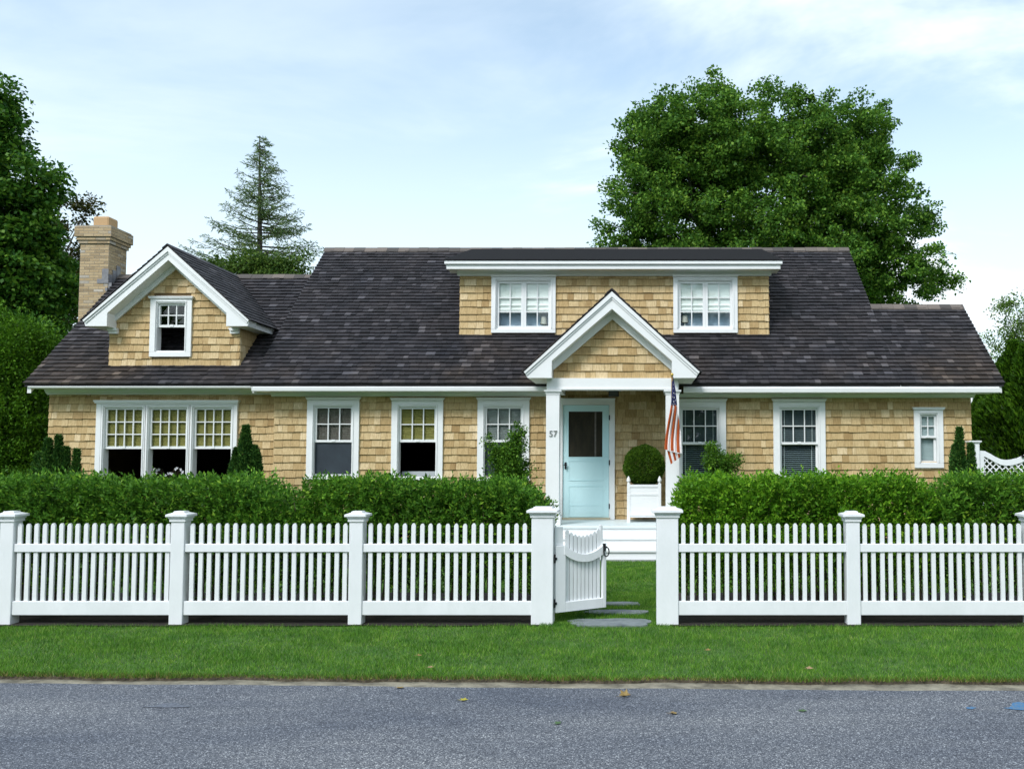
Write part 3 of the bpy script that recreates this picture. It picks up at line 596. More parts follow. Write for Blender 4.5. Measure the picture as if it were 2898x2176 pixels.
# triple window: one casing, three sashes
tw = []
for i, o_ in enumerate(TW):
    tw.append(window(o_, YWL, open_=True, cols=4, rows=3, cas=0.046 if 0 else 0.04, upper='bamboo', lower=None, meet=AZ(1267, YWL), cap=None, headh=0.035, lab=['left', 'middle', 'right'][i] + ' unit of the triple window with yellow bamboo blind'))
tcs = MB(); a, b = AX(274, 1250, YWL), AX(673, 1250, YWL); z1 = TW[0][3] + 0.036; z0 = TW[0][2]
tcs.box(a, TW[0][0] - 0.041, YWL - 0.05, YWL + 0.02, z0 - 0.05, z1 + 0.001); tcs.box(TW[2][1] + 0.041, b, YWL - 0.05, YWL + 0.02, z0 - 0.05, z1 + 0.001)
tcs.box(a, b, YWL - 0.052, YWL + 0.02, z1 + 0.002, AZ(1142, YWL)); tcs.box(a - 0.02, b + 0.02, YWL - 0.08, YWL, AZ(1142, YWL) + 0.001, AZ(1138, YWL)); tcs.box(a - 0.035, b + 0.035, YWL - 0.09, YWL, AZ(1138, YWL) + 0.001, AZ(1133, YWL))
tcs.build('triple_window_casing', M['trim'], house, bevel=0.003)

# --- door
dmb = MB(); x0, x1, z0, z1 = DR; yf = YW - 0.055; XD1 = AX(1740, 1300, YW)
dmb.box(x0 - 0.11, x0 - 0.004, yf, YW + 0.03, 0.489, z1 + 0.004); dmb.box(x1 + 0.004, XD1, yf, YW + 0.03, 0.489, z1 + 0.004); dmb.box(x0 - 0.11, XD1, yf, YW + 0.03, z1 + 0.0045, AZ(1128, YW))
dmb.box(x0 - 0.12, XD1 + 0.01, yf - 0.012, yf - 0.001, AZ(1128, YW) - 0.02, AZ(1128, YW) + 0.004)
dfr = dmb.build('door_frame', M['trim'], house, bevel=0.003)
g = rect(1609.4, 1705, 1164.6, 1292.6, YW)
d = MB(); yd = YW - 0.02
slab(d, x0, x1, z0, z1, yd, yd + 0.045, [(g[0], g[1], g[2], g[3])])
door = d.build('screen_door', M['aqua'], house, bevel=0.003)
pm = MB()
def panel(mb, xa, xb, za, zb, y, t=0.012, d_=0.008):
    for q in ((xa, xb, za, za + t), (xa, xb, zb - t, zb), (xa, xa + t, za + t, zb - t), (xb - t, xb, za + t, zb - t)): mb.box(q[0], q[1], y - d_, y - 0.001, q[2], q[3])
zz = [AZ(v, YW) for v in (1303, 1360, 1374, 1428, 1431, 1462)]
panel(pm, g[0], g[1] + 0.01, zz[1], zz[0], yd); panel(pm, g[0], g[1] + 0.01, zz[5], zz[2], yd); pm.box(g[0] + 0.012, g[1] - 0.002, yd - 0.005, yd - 0.001, zz[4], zz[3]); panel(pm, g[0] - 0.012, g[1] + 0.012, g[2] - 0.012, g[3] + 0.012, yd)
pm.build('panel_moulding', M['aqua'], door)
q = MB(); q.box(g[0], g[1], yd + 0.02, yd + 0.022, g[2], g[3]); q.build('door_screen', M['meshbrown'], door)
q = MB(); q.box(g[0] + 0.46, g[0] + 0.49, yd + 0.015, yd + 0.0195, g[2], g[3]); q.build('inner_door_edge', M['bamboo2'], door)
hx = AX(1600.9, 1316, YW); hzv = AZ(1316, YW)
q = MB(); q.box(hx - 0.016, hx + 0.016, yd - 0.012, yd - 0.001, hzv - 0.07, hzv + 0.05); q.tube([(hx, yd - 0.012, hzv + 0.0), (hx, yd - 0.05, hzv + 0.0)], 0.01); q.tube([(hx, yd - 0.05, hzv + 0.03), (hx, yd - 0.05, hzv - 0.06)], 0.012); q.tube([(hx - 0.03, yd - 0.045, hzv + 0.005), (hx + 0.03, yd - 0.045, hzv + 0.005)], 0.009)
q.build('handle', M['black'], door)
for v in (1182, 1308.6, 1432):
    zc_ = AZ(v, YW); q = MB(); q.box(x1 - 0.004, x1 + 0.018, yf - 0.008, yf - 0.001, zc_ - 0.04, zc_ + 0.04); q.tube([(x1 + 0.004, yf - 0.012, zc_ - 0.045), (x1 + 0.004, yf - 0.012, zc_ + 0.045)], 0.008); q.build('hinge', M['black'], dfr)
q = MB(); q.box(x0 - 0.12, x1 + 0.02, YW - 0.14, YW + 0.02, 0.489, 0.52); q.build('threshold', M['mat_beige'], house)

# --- shed dormer
YSD = solveY(PLM, 949); SX0, SX1 = AX(1302, 860, YSD), AX(2175, 860, YSD); ZSB = plz(PLM, YSD)
YSF = YSD - 0.32
DW1 = rect(1404, 1560, 794, 930, YSD); DW2 = rect(1918, 2074, 794, 930, YSD)
ZSF = AZ(782, YSD)
sdw = MB(); slab(sdw, SX0, SX1, ZSB - 0.1, ZSF + 0.22, YSD + 0.012, YSD + 0.12, [DW1, DW2])
ys2 = ply(PLM, ZSF + 0.22)
for xx in (SX0, SX1 - 0.1): sdw.prismx([(YSD + 0.121, ZSB - 0.12), (YSD + 0.121, ZSF + 0.2), (ys2 + 0.3, ZSF + 0.3), (ys2 + 0.3, ZSF + 0.2)], xx + 0.004, xx + 0.1)
dorm = sdw.build('shed_dormer', M['sheath'], house)
sb = MB(); shingles(sb, (0, YSD + 0.01, 0), (1, 0, 0), (0, 0, 1), (0, -1, 0), ZSB + 0.0, ZSF + 0.03, 0.1335, lambda a, b: minus([(SX0, SX1)], [(h[0] - 0.07, h[1] + 0.07, h[2] - 0.06, h[3] + 0.1) for h in (DW1, DW2)], a, b), 0.07, 0.20, 0.025, 0.005)
for X_, d_ in ((SX0, -1), (SX1, 1)):
    s3 = MB(); shingles(s3, (X_, YSD, 0), (0, 1, 0), (0, 0, 1), (d_, 0, 0), ZSB, ZSF + 0.03, 0.1335, lambda a, b: [(0, ply(PLM, (a + b) / 2) - YSD + 0.05)], 0.1, 0.22, 0.014, 0.004)
    s3.build('side_shingles', M['cedar'], dorm)
sb.build('dormer_shingles', M['cedar'], dorm)
zft, zfb = AZ(738, YSF), AZ(761, YSF); FX0, FX1 = AX(1258, 750, YSF), AX(2214, 750, YSF)
zfm = zft - (zft - zfb) * 0.42; ridz = plz(PLM, YR_M)
q = MB(); q.box(FX0 + 0.03, FX1 - 0.03, YSF + 0.02, YSF + 0.12, zfb, zfm - 0.001); q.box(FX0, FX1, YSF - 0.02, YSF + 0.12, zfm, zft - 0.003)
q.box(FX0 + 0.035, FX1 - 0.035, YSF + 0.122, YSD + 0.1, zfb + 0.004, zfb + 0.02)
q.prismx([(YSF + 0.121, zfb + 0.021), (YSF + 0.121, zft - 0.004), (YR_M - 0.2, ridz - 0.08), (YR_M - 0.2, ridz - 0.2)], FX0 + 0.03, FX0 + 0.06); q.prismx([(YSF + 0.121, zfb + 0.021), (YSF + 0.121, zft - 0.004), (YR_M - 0.2, ridz - 0.08), (YR_M - 0.2, ridz - 0.2)], FX1 - 0.06, FX1 - 0.03)
q.build('dormer_fascia', M['trim'], dorm, bevel=0.004)
q = MB(); zs = zfb + 0.003
q.box(SX0 - 0.02, SX1 + 0.02, YSD - 0.03, YSD - 0.003, ZSF, zs); q.prismx([(YSD - 0.031, zs - 0.07), (YSD - 0.075, zs - 0.01), (YSD - 0.075, zs), (YSD - 0.031, zs)], SX0 - 0.05, SX1 + 0.05); q.box(SX0 - 0.03, SX1 + 0.03, YSD - 0.045, YSD - 0.031, ZSF, ZSF + 0.02)
q.build('dormer_frieze', M['trim'], dorm)
q = MB(); q.prismx([(YSF - 0.035, zft), (YSF - 0.035, zft + 0.014), (YR_M - 0.02, ridz + 0.012), (YR_M - 0.02, ridz - 0.005)], FX0 - 0.02, FX1 + 0.02); q.build('dormer_roof', M['asphalt_roof'], dorm)
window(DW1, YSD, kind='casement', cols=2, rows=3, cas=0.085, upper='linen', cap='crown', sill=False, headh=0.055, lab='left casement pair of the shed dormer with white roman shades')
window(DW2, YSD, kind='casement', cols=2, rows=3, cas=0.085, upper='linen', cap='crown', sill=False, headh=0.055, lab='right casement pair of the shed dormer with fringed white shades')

# --- gable trim shared by dormer and porch
def gable(parent, cx, za, yf, yb, ow, oh, bx, bz, ix, iz, ia, fr, ywall, whalf, zbase, yback_fn, roof_back, hole=None, side=False, apex_frieze=True):
    "apex (cx, za) of the white rake; ow,oh outer low point; bx,bz bottom outer; ix,iz inner; ia inner apex drop; fr frieze width"
    for s_ in (-1, 1):
        P = [(0, 0), (ow, -oh), (bx, -bz), (ix, -bz), (ix, -iz), (0, -ia)]
        pts = [(cx + s_ * p[0], za + p[1]) for p in P]
        if s_ > 0: pts = pts[::-1]
        mb = MB(); mb.prism(pts, yf, yb)
        t = oh / ow; k = 0.085
        cr_ = [(0, 0.003), (ow, -oh + 0.003), (ow - 0.02, -oh - k * 0.3), (0.0, -k)]; pts = [(cx + s_ * p[0], za + p[1]) for p in cr_]
        if s_ > 0: pts = pts[::-1]
        mb.prism(pts, yf - 0.035, yf - 0.001)
        cr_ = [(0, -k - 0.002), (ow - 0.03, -oh - k * 0.3 - 0.005), (ow - 0.045, -oh - k * 0.6), (0.0, -k - 0.035)]; pts = [(cx + s_ * p[0], za + p[1]) for p in cr_]
        if s_ > 0: pts = pts[::-1]
        mb.prism(pts, yf - 0.016, yf - 0.001)
        mb.build('rake_board', M['trim'], parent)
        # frieze under the soffit
        sl_ = (iz - ia) / ix; Q = [(0, -ia - 0.003), (ix, -iz - 0.003), (ix, -iz - fr), (0, -ia - fr)]
        if ix > whalf: Q = [(0, -ia - 0.003), (whalf, -ia - sl_ * whalf - 0.003), (whalf, -ia - sl_ * whalf - fr), (0, -ia - fr)]
        pts = [(cx + s_ * p[0], za + p[1]) for p in Q]
        if s_ > 0: pts = pts[::-1]
        m2 = MB(); m2.prism(pts, ywall - 0.05, ywall - 0.004); m2.build('rake_frieze', M['trim'], parent)
        # roof slope
        L_ = math.hypot(ow, oh); c_, sn = ow / L_, oh / L_; zt = za + 0.028
        m3 = MB(); base = MB()
        O = (cx + s_ * (ow + 0.02), yf - 0.05, za - oh + 0.010)
        u = (0, 1, 0); v = (-s_ * c_, 0, sn); n_ = (s_ * sn, 0, c_)
        def fn(a_, b_):
            z = O[2] + (a_ + b_) / 2 * sn; return [(0, max(0.05, yback_fn(z) - O[1] + 0.03))]
        shingles(m3, O, u, v, n_, -0.02, L_ + 0.02, 0.121, fn, 0.09, 0.21, 0.016, 0.003)
        pb = roof_back
        base.face([(O[0], O[1] + 0.01, O[2] - 0.004), (O[0], pb, O[2] - 0.004), (cx, pb, za + 0.022), (cx, O[1] + 0.01, za + 0.022)])
        b_o = base.build('gable_roof', M['roof_plain'], parent)
        m3.build('roof_shingles', M['roof'], b_o)
    rc = MB(); y = yf - 0.055
    while y < roof_back - 0.05:
        l = random.uniform(0.2, 0.26); ye_ = min(y + l, roof_back)
        rc.prism([(cx - 0.09, za - 0.04), (cx, za + 0.035), (cx + 0.09, za - 0.04), (cx + 0.09, za - 0.02), (cx, za + 0.055), (cx - 0.09, za - 0.02)], y, ye_ - 0.004); y = ye_
    rc.build('ridge_cap', M['roof'], parent)
    # gable wall with shingles
    sl_ = (iz - ia) / ix
    def fnw(a_, b_):
        z = (a_ + b_) / 2; h = (za - ia - fr * 0.3 - z) / sl_; h = min(h, whalf)
        return minus([(cx - h, cx + h)], hole or [], a_, b_) if h > 0.03 else []
    m4 = MB(); m4.face([(cx - whalf, ywall + 0.012, zbase)] + [(cx + whalf, ywall + 0.012, zbase), (cx + whalf, ywall + 0.012, za - ia - sl_ * whalf), (cx, ywall + 0.012, za - ia), (cx - whalf, ywall + 0.012, za - ia - sl_ * whalf)]) if not hole else None
    sb_ = MB(); sides = []; shingles(sb_, (0, ywall + 0.01, 0), (1, 0, 0), (0, 0, 1), (0, -1, 0), zbase, za - ia, 0.1335, fnw, 0.07, 0.20, 0.025, 0.005)
    if side:
        for d_ in (-1, 1):
            s3 = MB(); sides.append(s3); shingles(s3, (cx + d_ * whalf, ywall, 0), (0, 1, 0), (0, 0, 1), (d_, 0, 0), zbase, za - iz, 0.1335, lambda a_, b_: [(0, max(0.02, yback_fn((a_ + b_) / 2) - ywall + 0.05))], 0.1, 0.22, 0.014, 0.004)
    for s3 in sides: s3.build('side_shingles', M['cedar'], parent)
    return m4, sb_

# --- gable dormer on the left wing
YGD = solveY(PLL, 1036.5); yfd = YGD - 0.30; sc = F / yfd * 2.572
GC = AX(473, 850, yfd); GA = AZ(560 + 358 / 2.572, yfd)
DWL = rect(444.5, 527.5, 858, 993, YGD)
gd = thing  # keep name free
gdm = MB(); slab(gdm, GC + 0.0 - 1.183, GC + 1.183, plz(PLL, YGD) - 0.1, GA - 1.25, YGD + 0.012, YGD + 0.1, [DWL])
slab(gdm, GC - 0.62, GC + 0.62, GA - 1.25, GA - 0.70, YGD + 0.012, YGD + 0.1, [DWL]); gdm.prism([(GC - 0.45, GA - 0.70), (GC + 0.45, GA - 0.70), (GC, GA - 0.28)], YGD + 0.012, YGD + 0.1)
gdm.prism([(GC - 1.15, GA - 1.249), (GC - 0.621, GA - 1.249), (GC - 0.621, GA - 0.80)], YGD + 0.012, YGD + 0.1); gdm.prism([(GC + 1.15, GA - 1.249), (GC + 0.621, GA - 0.80), (GC + 0.621, GA - 1.249)], YGD + 0.012, YGD + 0.1)
for d_ in (-1, 1):
    zt_ = GA - 1.25; xa, xb = sorted((GC + d_ * 1.18, GC + d_ * 1.10))
    gdm.prismx([(YGD + 0.101, plz(PLL, YGD) - 0.12), (YGD + 0.101, zt_), (ply(PLL, zt_) + 0.2, zt_), (ply(PLL, zt_) + 0.2, zt_ - 0.05)], xa, xb)
gdo = gdm.build('gable_dormer', M['sheath'], house)
_, sbb = gable(gdo, GC, GA, yfd, YGD - 0.005, 1.48, 1.325, 1.445, 1.425, 1.064, 1.19, 0.235, 0.105, YGD, 1.183, plz(PLL, YGD), lambda z: ply(PLL, z), YR_L - 0.02, hole=[(DWL[0] - 0.07, DWL[1] + 0.07, DWL[2] - 0.06, DWL[3] + 0.08)], side=True)
sbb.build('dormer_shingles', M['cedar'], gdo)
zbt = GA - 1.425
for d_ in (-1, 1):
    q = MB()
    xa, xb = sorted((GC + d_ * 1.445, GC + d_ * 1.09)); q.box(xa, xb, YGD - 0.003, min(ply(PLL, zbt) + 0.3, YGD + 1.2), zbt + 0.001, zbt + 0.10)
    xa, xb = sorted((GC + d_ * 1.00, GC + d_ * 1.20)); q.box(xa + 0.02, xb - 0.02, YGD - 0.06, YGD - 0.002, zbt - 0.10, zbt - 0.001); q.prism([(xa, zbt - 0.001), (xb, zbt - 0.001), (xb - 0.03, zbt - 0.05), (xa + 0.03, zbt - 0.05)], YGD - 0.09, YGD - 0.061)
    q.build('eave_return', M['trim'], gdo)
window(DWL, YGD, open_=True, cols=3, rows=2, cas=0.11, upper=None, lower=None, meet=AZ(923, YGD), cap='flat', sill=False, headh=0.07, lab='small dark sash window in the gable dormer')

# --- porch
YG, YCOL = 14.05, 14.24
PCX = AX(1400 + 853 / 2.572, 900, YG); PA = AZ(650 + 453 / 2.572, YG)
porch = MB(); bzt, bzb = AZ(1070, YCOL), AZ(1103, YCOL)
C1, C2 = AX(1563.6, 1250, YCOL), AX(1903.5, 1250, YCOL)
porch.box(C1 - 0.10, C2 + 0.10, YCOL + 0.004, YCOL + 0.20, bzb, bzt)
for c_ in (C1, C2): porch.box(c_ - 0.10, c_ + 0.10, YCOL + 0.202, YW - 0.03, bzb + 0.002, bzt - 0.002)
porch.box(C1 - 0.095, C2 + 0.095, YCOL - 0.012, YCOL + 0.003, bzb + 0.0, bzb + 0.03)
po = porch.build('porch', M['trim'], house, bevel=0.003)
q = MB(); q.box(C1 + 0.10, C2 - 0.10, YCOL + 0.202, YW - 0.02, bzt - 0.06, bzt - 0.03); q.build('porch_ceiling', M['ceil'], po)
q = MB(); shingles(q, (0, YW + 0.006, 0), (1, 0, 0), (0, 0, 1), (0, -1, 0), ZF_M + 0.03, bzt - 0.06, 0.1335, lambda a_, b_: [(C1 + 0.08, C2 - 0.08)], 0.09, 0.24, 0.019, 0.004); q.build('wall_shingles', M['cedar'], main_wall)
for c_, k in ((C1, 0), (C2, 1)):
    q = MB(); q.box(c_ - 0.108, c_ + 0.108, YCOL + 0.012, YCOL + 0.228, 0.488, bzb - 0.001)
    q.box(c_ - 0.125, c_ + 0.125, YCOL - 0.006, YCOL + 0.246, bzb - 0.05, bzb - 0.002); q.box(c_ - 0.142, c_ + 0.142, YCOL - 0.024, YCOL + 0.262, bzb - 0.03, bzb - 0.003)
    q.box(c_ - 0.116, c_ + 0.116, YCOL + 0.003, YCOL + 0.237, bzb - 0.075, bzb - 0.052)
    q.box(c_ - 0.135, c_ + 0.135, YCOL - 0.014, YCOL + 0.255, 0.489, 0.63); q.box(c_ - 0.122, c_ + 0.122, YCOL - 0.002, YCOL + 0.242, 0.631, 0.655)
    q.build('column', M['trim'], po, bevel=0.003)
gw = YCOL + 0.10
m4, sbb = gable(po, PCX, PA, YG, gw - 0.005, 1.41, 1.30, 1.352, 1.392, 0.967, 1.115, 0.275, 0.13, gw, 0.965, bzt - 0.01, lambda z: min(ply(PLM, z), 17), ply(PLM, PA) , side=False)
m4.build('gable_wall', M['sheath'], po); sbb.build('gable_shingles', M['cedar'], po)
zbt = PA - 1.392
for d_ in (-1, 1):
    q = MB()
    xa, xb = sorted((PCX + d_ * 1.352, PCX + d_ * 0.99)); q.box(xa, xb, gw - 0.002, YW - 0.08, zbt + 0.001, zbt + 0.12)
    q.build('eave_box', M['trim'], po)
PF0, PF1 = C1 - 0.17, C2 + 0.17
q = MB(); q.box(PF0, PF1, 14.13, YW - 0.001, 0.445, 0.487); q.build('porch_floor', M['decking'], po, bevel=0.006)
q = MB(); q.box(PF0 + 0.01, PF1 - 0.01, 14.16, YW - 0.002, 0.0, 0.444); q.build('porch_base', M['trim'], po)
for i, (ya, z) in enumerate(((13.80, 0.333), (13.50, 0.167))):
    q = MB(); q.box(PF0 + 0.01, PF1 - 0.01, ya + 0.03, 14.158 if i == 0 else 13.828, 0.0 if i else 0.0, z - 0.036); q.box(PF0, PF1, ya, 14.159 if i == 0 else 13.829, z - 0.035, z); q.build('step', M['trim'], po, bevel=0.005)
q = MB(); q.box(PF0 - 0.05, PF1 + 0.05, 13.42, 13.62, -0.03, 0.022); q.build('step_footing', M['concrete'], po)
def text_mesh(s_, size, depth):
    cu = bpy.data.curves.new('t', 'FONT'); cu.body = s_; cu.size = size; cu.extrude = depth; cu.align_x = 'CENTER'; cu.space_character = 1.0
    o = bpy.data.objects.new('t', cu); COL.objects.link(o); dg = bpy.context.evaluated_depsgraph_get(); dg.update()
    me = bpy.data.meshes.new_from_object(o.evaluated_get(dg)); bpy.data.objects.remove(o); bpy.data.curves.remove(cu); return me
me = text_mesh('57', 0.14, 0.006); me.materials.append(M['steel']); me.name = 'house_number'
hn = link('house_number', me, po); hn.rotation_euler = (R(90), 0, 0); p = at(1565, 1235, YCOL); hn.location = Vector((p.x, YCOL + 0.004, p.z)) - BASE[po.name]; hn['label'] = 'grey house number 57 on the left column'

# --- chimney
YCH = solveY(PLL, 813); CXa, CXb = AX(226, 760, YCH), AX(307, 760, YCH); ZCT = AZ(640, YCH); CD = 0.62
def bricks(mb, x0, x1, y0, y1, z0, z1, bl=0.20, bh=0.058):
    z = z0; r = 0
    while z < z1 - 0.01:
        zt = min(z + bh, z1)
        for (a0, a1, ax, fx, dr) in ((x0, x1, 'x', y0, -1), (x0, x1, 'x', y1, 1), (y0, y1, 'y', x1, 1), (y0, y1, 'y', x0, -1)):
            t = a0 - (bl / 2 if r % 2 else 0)
            while t < a1 - 0.005:
                ta, tb = max(t, a0), min(t + bl, a1)
                if tb - ta > 0.02:
                    o_ = 0.004 + random.uniform(-0.0015, 0.0015); ga, gb = ta + 0.005, tb - 0.005
                    if ax == 'x': mb.box(ga, gb, min(fx, fx + dr * o_), max(fx, fx + dr * o_), z + 0.004, zt - 0.006)
                    else: mb.box(min(fx, fx + dr * o_), max(fx, fx + dr * o_), ga, gb, z + 0.004, zt - 0.006)
                t += bl
        z += bh; r += 1
cb = MB(); bb = MB(); zb0, zcap = 2.6, AZ(690, YCH)
for (gx, za_, zb_) in ((0, zb0, zcap - 0.001), (0.03, zcap, zcap + 0.064), (0.055, zcap + 0.066, zcap + 0.13), (0.085, zcap + 0.132, ZCT - 0.03)):
    cb.box(CXa - gx, CXb + gx, YCH - gx, YCH + CD + gx, za_, zb_); bricks(bb, CXa - gx, CXb + gx, YCH - gx, YCH + CD + gx, za_, zb_)
cb.box(CXa - 0.06, CXb + 0.06, YCH - 0.06, YCH + CD + 0.06, ZCT - 0.029, ZCT)
ch = cb.build('chimney', M['mortar'], house); bb.build('brick_courses', M['brick'], ch)
q = MB(); fx = (CXa + CXb) / 2 + 0.02; fy = YCH + CD / 2; q.box(fx - 0.17, fx + 0.17, fy - 0.17, fy + 0.17, ZCT + 0.001, ZCT + 0.25); q.build('flue', M['flue'], ch, bevel=0.04)
q = MB(); zf_ = plz(PLL, YCH)
q.box(XL_L + 0.02, CXb + 0.02, YCH - 0.014, YCH - 0.007, zf_ - 0.05, zf_ + 0.09); q.box(CXb - 0.22, CXb + 0.015, YCH - 0.016, YCH - 0.0145, zf_ + 0.08, zf_ + 0.17); q.box(CXb - 0.12, CXb + 0.013, YCH - 0.018, YCH - 0.0165, zf_ + 0.16, zf_ + 0.38)
q.box(XL_L + 0.02, CXb + 0.04, YCH - 0.16, YCH - 0.015, zf_ - 0.11, zf_ - 0.04)
for i in range(3): y_ = YCH + i * 0.13; q.box(CXb + 0.007, CXb + 0.016, y_, y_ + 0.14, plz(PLL, y_) - 0.05, plz(PLL, y_ + 0.13) + 0.16)
q.build('flashing', M['lead'], ch)

# ================================================================== things on and around the house
ln_ = thing('porch_lantern', (AX(1737, 1110, 14.95), 14.95, bzt - 0.06), 'small dark ceiling lantern hanging from the porch ceiling above the aqua door', 'lantern')
lx, ly, lz = BASE[ln_.name]; lb = AZ(1116, 14.95)
q = MB(); q.tube([(lx, ly, lz), (lx, ly, lb + 0.10)], 0.008); q.box(lx - 0.10, lx + 0.10, ly - 0.10, ly + 0.10, lb + 0.085, lb + 0.10); q.box(lx - 0.125, lx + 0.125, ly - 0.125, ly + 0.125, lb + 0.055, lb + 0.075)
for a in (-0.08, 0.08):
    for b in (-0.08, 0.08): q.box(lx + a - 0.006, lx + a + 0.006, ly + b - 0.006, ly + b + 0.006, lb - 0.02, lb + 0.055)
q.box(lx - 0.09, lx + 0.09, ly - 0.09, ly + 0.09, lb - 0.035, lb - 0.02); q.build('lantern_frame', M['black'], ln_)
q = MB(); q.box(lx - 0.075, lx + 0.075, ly - 0.075, ly + 0.075, lb - 0.019, lb + 0.054); q.build('lantern_glass', M['clearglass'], ln_)

# planter and boxwood
YP = 14.85; pl0, pl1 = AX(1774.5, 1420, YP), AX(1871, 1420, YP); pw = pl1 - pl0
pt = thing('planter_box', ((pl0 + pl1) / 2, YP + pw / 2, 0.488), 'white square wooden planter with acorn finials on the porch beside the aqua door', 'planter')
ztop, zfin = AZ(1371, YP), AZ(1347, YP); ps = 0.05
q = MB(); q.box(pl0 + ps, pl1 - ps, YP + 0.012, YP + 0.03, 0.57, ztop - 0.05); q.box(pl0 + ps, pl1 - ps, YP + pw - 0.03, YP + pw - 0.012, 0.57, ztop - 0.05)
q.box(pl0 + 0.012, pl0 + 0.03, YP + ps, YP + pw - ps, 0.57, ztop - 0.05); q.box(pl1 - 0.03, pl1 - 0.012, YP + ps, YP + pw - ps, 0.57, ztop - 0.05); q.box(pl0 + 0.031, pl1 - 0.031, YP + 0.031, YP + pw - 0.031, 0.575, 0.6); q.build('side_panels', M['trim'], pt)
q = MB()
for z_a, z_b in ((ztop - 0.045, ztop), (ztop - 0.18, ztop - 0.145), (0.60, 0.625)):
    q.box(pl0 + ps, pl1 - ps, YP + 0.002, YP + 0.0115, z_a, z_b); q.box(pl0 + 0.002, pl0 + 0.0115, YP + ps, YP + pw - ps, z_a, z_b); q.box(pl1 - 0.0115, pl1 - 0.002, YP + ps, YP + pw - ps, z_a, z_b)
q.build('rails', M['trim'], pt)
q = MB(); q.box(pl0 + 0.03, pl1 - 0.03, YP + 0.032, YP + pw - 0.032, ztop - 0.09, ztop - 0.06); q.build('soil', M['mulch'], pt)
for a in (pl0, pl1 - ps):
    for b in (YP, YP + pw - ps):
        q = MB(); q.box(a, a + ps, b, b + ps, 0.488, ztop + 0.015); c = (a + ps / 2, b + ps / 2)
        q.lathe([(0.001, ztop + 0.015), (0.022, ztop + 0.016), (0.014, ztop + 0.028), (0.014, ztop + 0.035), (0.032, ztop + 0.055), (0.034, ztop + 0.075), (0.024, ztop + 0.105), (0.008, zfin - 0.004), (0.001, zfin)], *c, n=10); q.build('corner_post', M['trim'], pt)
bxo = thing('boxwood_ball', ((pl0 + pl1) / 2, YP + pw / 2, ztop - 0.06), 'round clipped boxwood ball growing in the white planter on the porch', 'topiary')
bc = np.array([AX(1823, 1320, YP + pw / 2), YP + pw / 2, AZ(1318, YP + pw / 2)]); br = 0.345
n = 26000; dv = unit(RNG.normal(size=(n, 3))); rad = br * (1 - 0.25 * RNG.random(n) ** 2) * (1 + 0.03 * np.sin(dv[:, 0] * 9 + 1) * np.sin(dv[:, 2] * 8)); rad = rad * (0.97 + 0.06 * RNG.random(n))
P = bc + dv * rad[:, None]; P[:, 2] = np.maximum(P[:, 2], ztop - 0.06)
leaves('foliage', P, dv + RNG.normal(size=(n, 3)) * 0.6 + [0, 0, 0.4], 0.028, 0.014, M['box'], bxo)
q = MB(); q.tube([(bc[0], bc[1], ztop - 0.08), (bc[0], bc[1], bc[2])], 0.02)
for i in range(14):
    e = bc + unit(RNG.normal(size=3)) * 0.25; q.tube([(bc[0], bc[1], bc[2] - 0.15), tuple(e)], [0.01, 0.004], 5)
q.build('stems', M['stem'], bxo)

# flag
YFL = 13.62
fl = thing('flag', (AX(1903, 1200, YFL), 14.2, 0.9 + AZ(1200, YFL) - 1.0), 'furled red white and blue striped flag hanging from a pole on the right porch column', 'flag')
tip = at(1902, 1062, YFL); root = Vector((tip.x + 0.02, YCOL + 0.01, tip.z - 0.72))
q = MB(); q.tube([root, tip], 0.013, 8); q.build('flag_pole', M['pole'], fl, smooth=True)
q = MB(); q.lathe([(0.001, tip.z - 0.02), (0.02, tip.z - 0.01), (0.026, tip.z + 0.012), (0.016, tip.z + 0.032), (0.001, tip.z + 0.038)], tip.x, tip.y, 10); q.build('finial', M['gold'], fl, smooth=True)
q = MB(); q.box(root.x - 0.03, root.x + 0.03, YCOL - 0.006, YCOL + 0.011, root.z - 0.06, root.z + 0.06); q.tube([root + Vector((0, 0.0, 0)), root + (tip - root) * 0.12], 0.02, 8); q.build('bracket', M['black'], fl)
def zx(x): return 1740 + x / 3.611
def zy(y): return 1040 + y / 3.611
rows = [(95, 585, 598), (160, 584, 610), (240, 582, 623), (320, 578, 630), (385, 572, 637), (460, 560, 645), (550, 543, 658), (640, 527, 672), (730, 514, 682), (800, 508, 688), (835, 508, 692)]
wst = lambda y: 21 + (y - 385) / (835 - 385) * 10.5 if y > 385 else 17
FV = []; FF = []; FM = []
rows2 = []
for i in range(len(rows) - 1):
    for k in range(4):
        t = k / 4; rows2.append(tuple(rows[i][j] * (1 - t) + rows[i + 1][j] * t for j in range(3)))
rows2.append(rows[-1])
NC = 24
for (y, xl, xr) in rows2:
    for c in range(NC + 1):
        x = xl + wst(y) * 6 * c / NC; hid = max(0, x - xr); x = min(x, xr) - hid * 0.12
        d = 0.018 * math.sin(c * 1.5 + y * 0.004) * min(1, (y - 60) / 250) + hid * 0.0012 + 0.02 * math.sin(y * 0.012)
        p = at(zx(x), zy(y + (0.24 * (x - xl) if y > 800 else 0) * ((y - 800) / 35 if y > 800 else 0)), YFL + 0.03 + d + (y - 95) / 740 * 0.14); FV.append(tuple(p))
for r in range(len(rows2) - 1):
    for c in range(NC):
        a = r * (NC + 1) + c; FF.append((a, a + 1, a + NC + 2, a + NC + 1)); y = rows2[r][0]
        FM.append(0 if y < 384 else (1 if (c // 4) % 2 == 0 else 2))
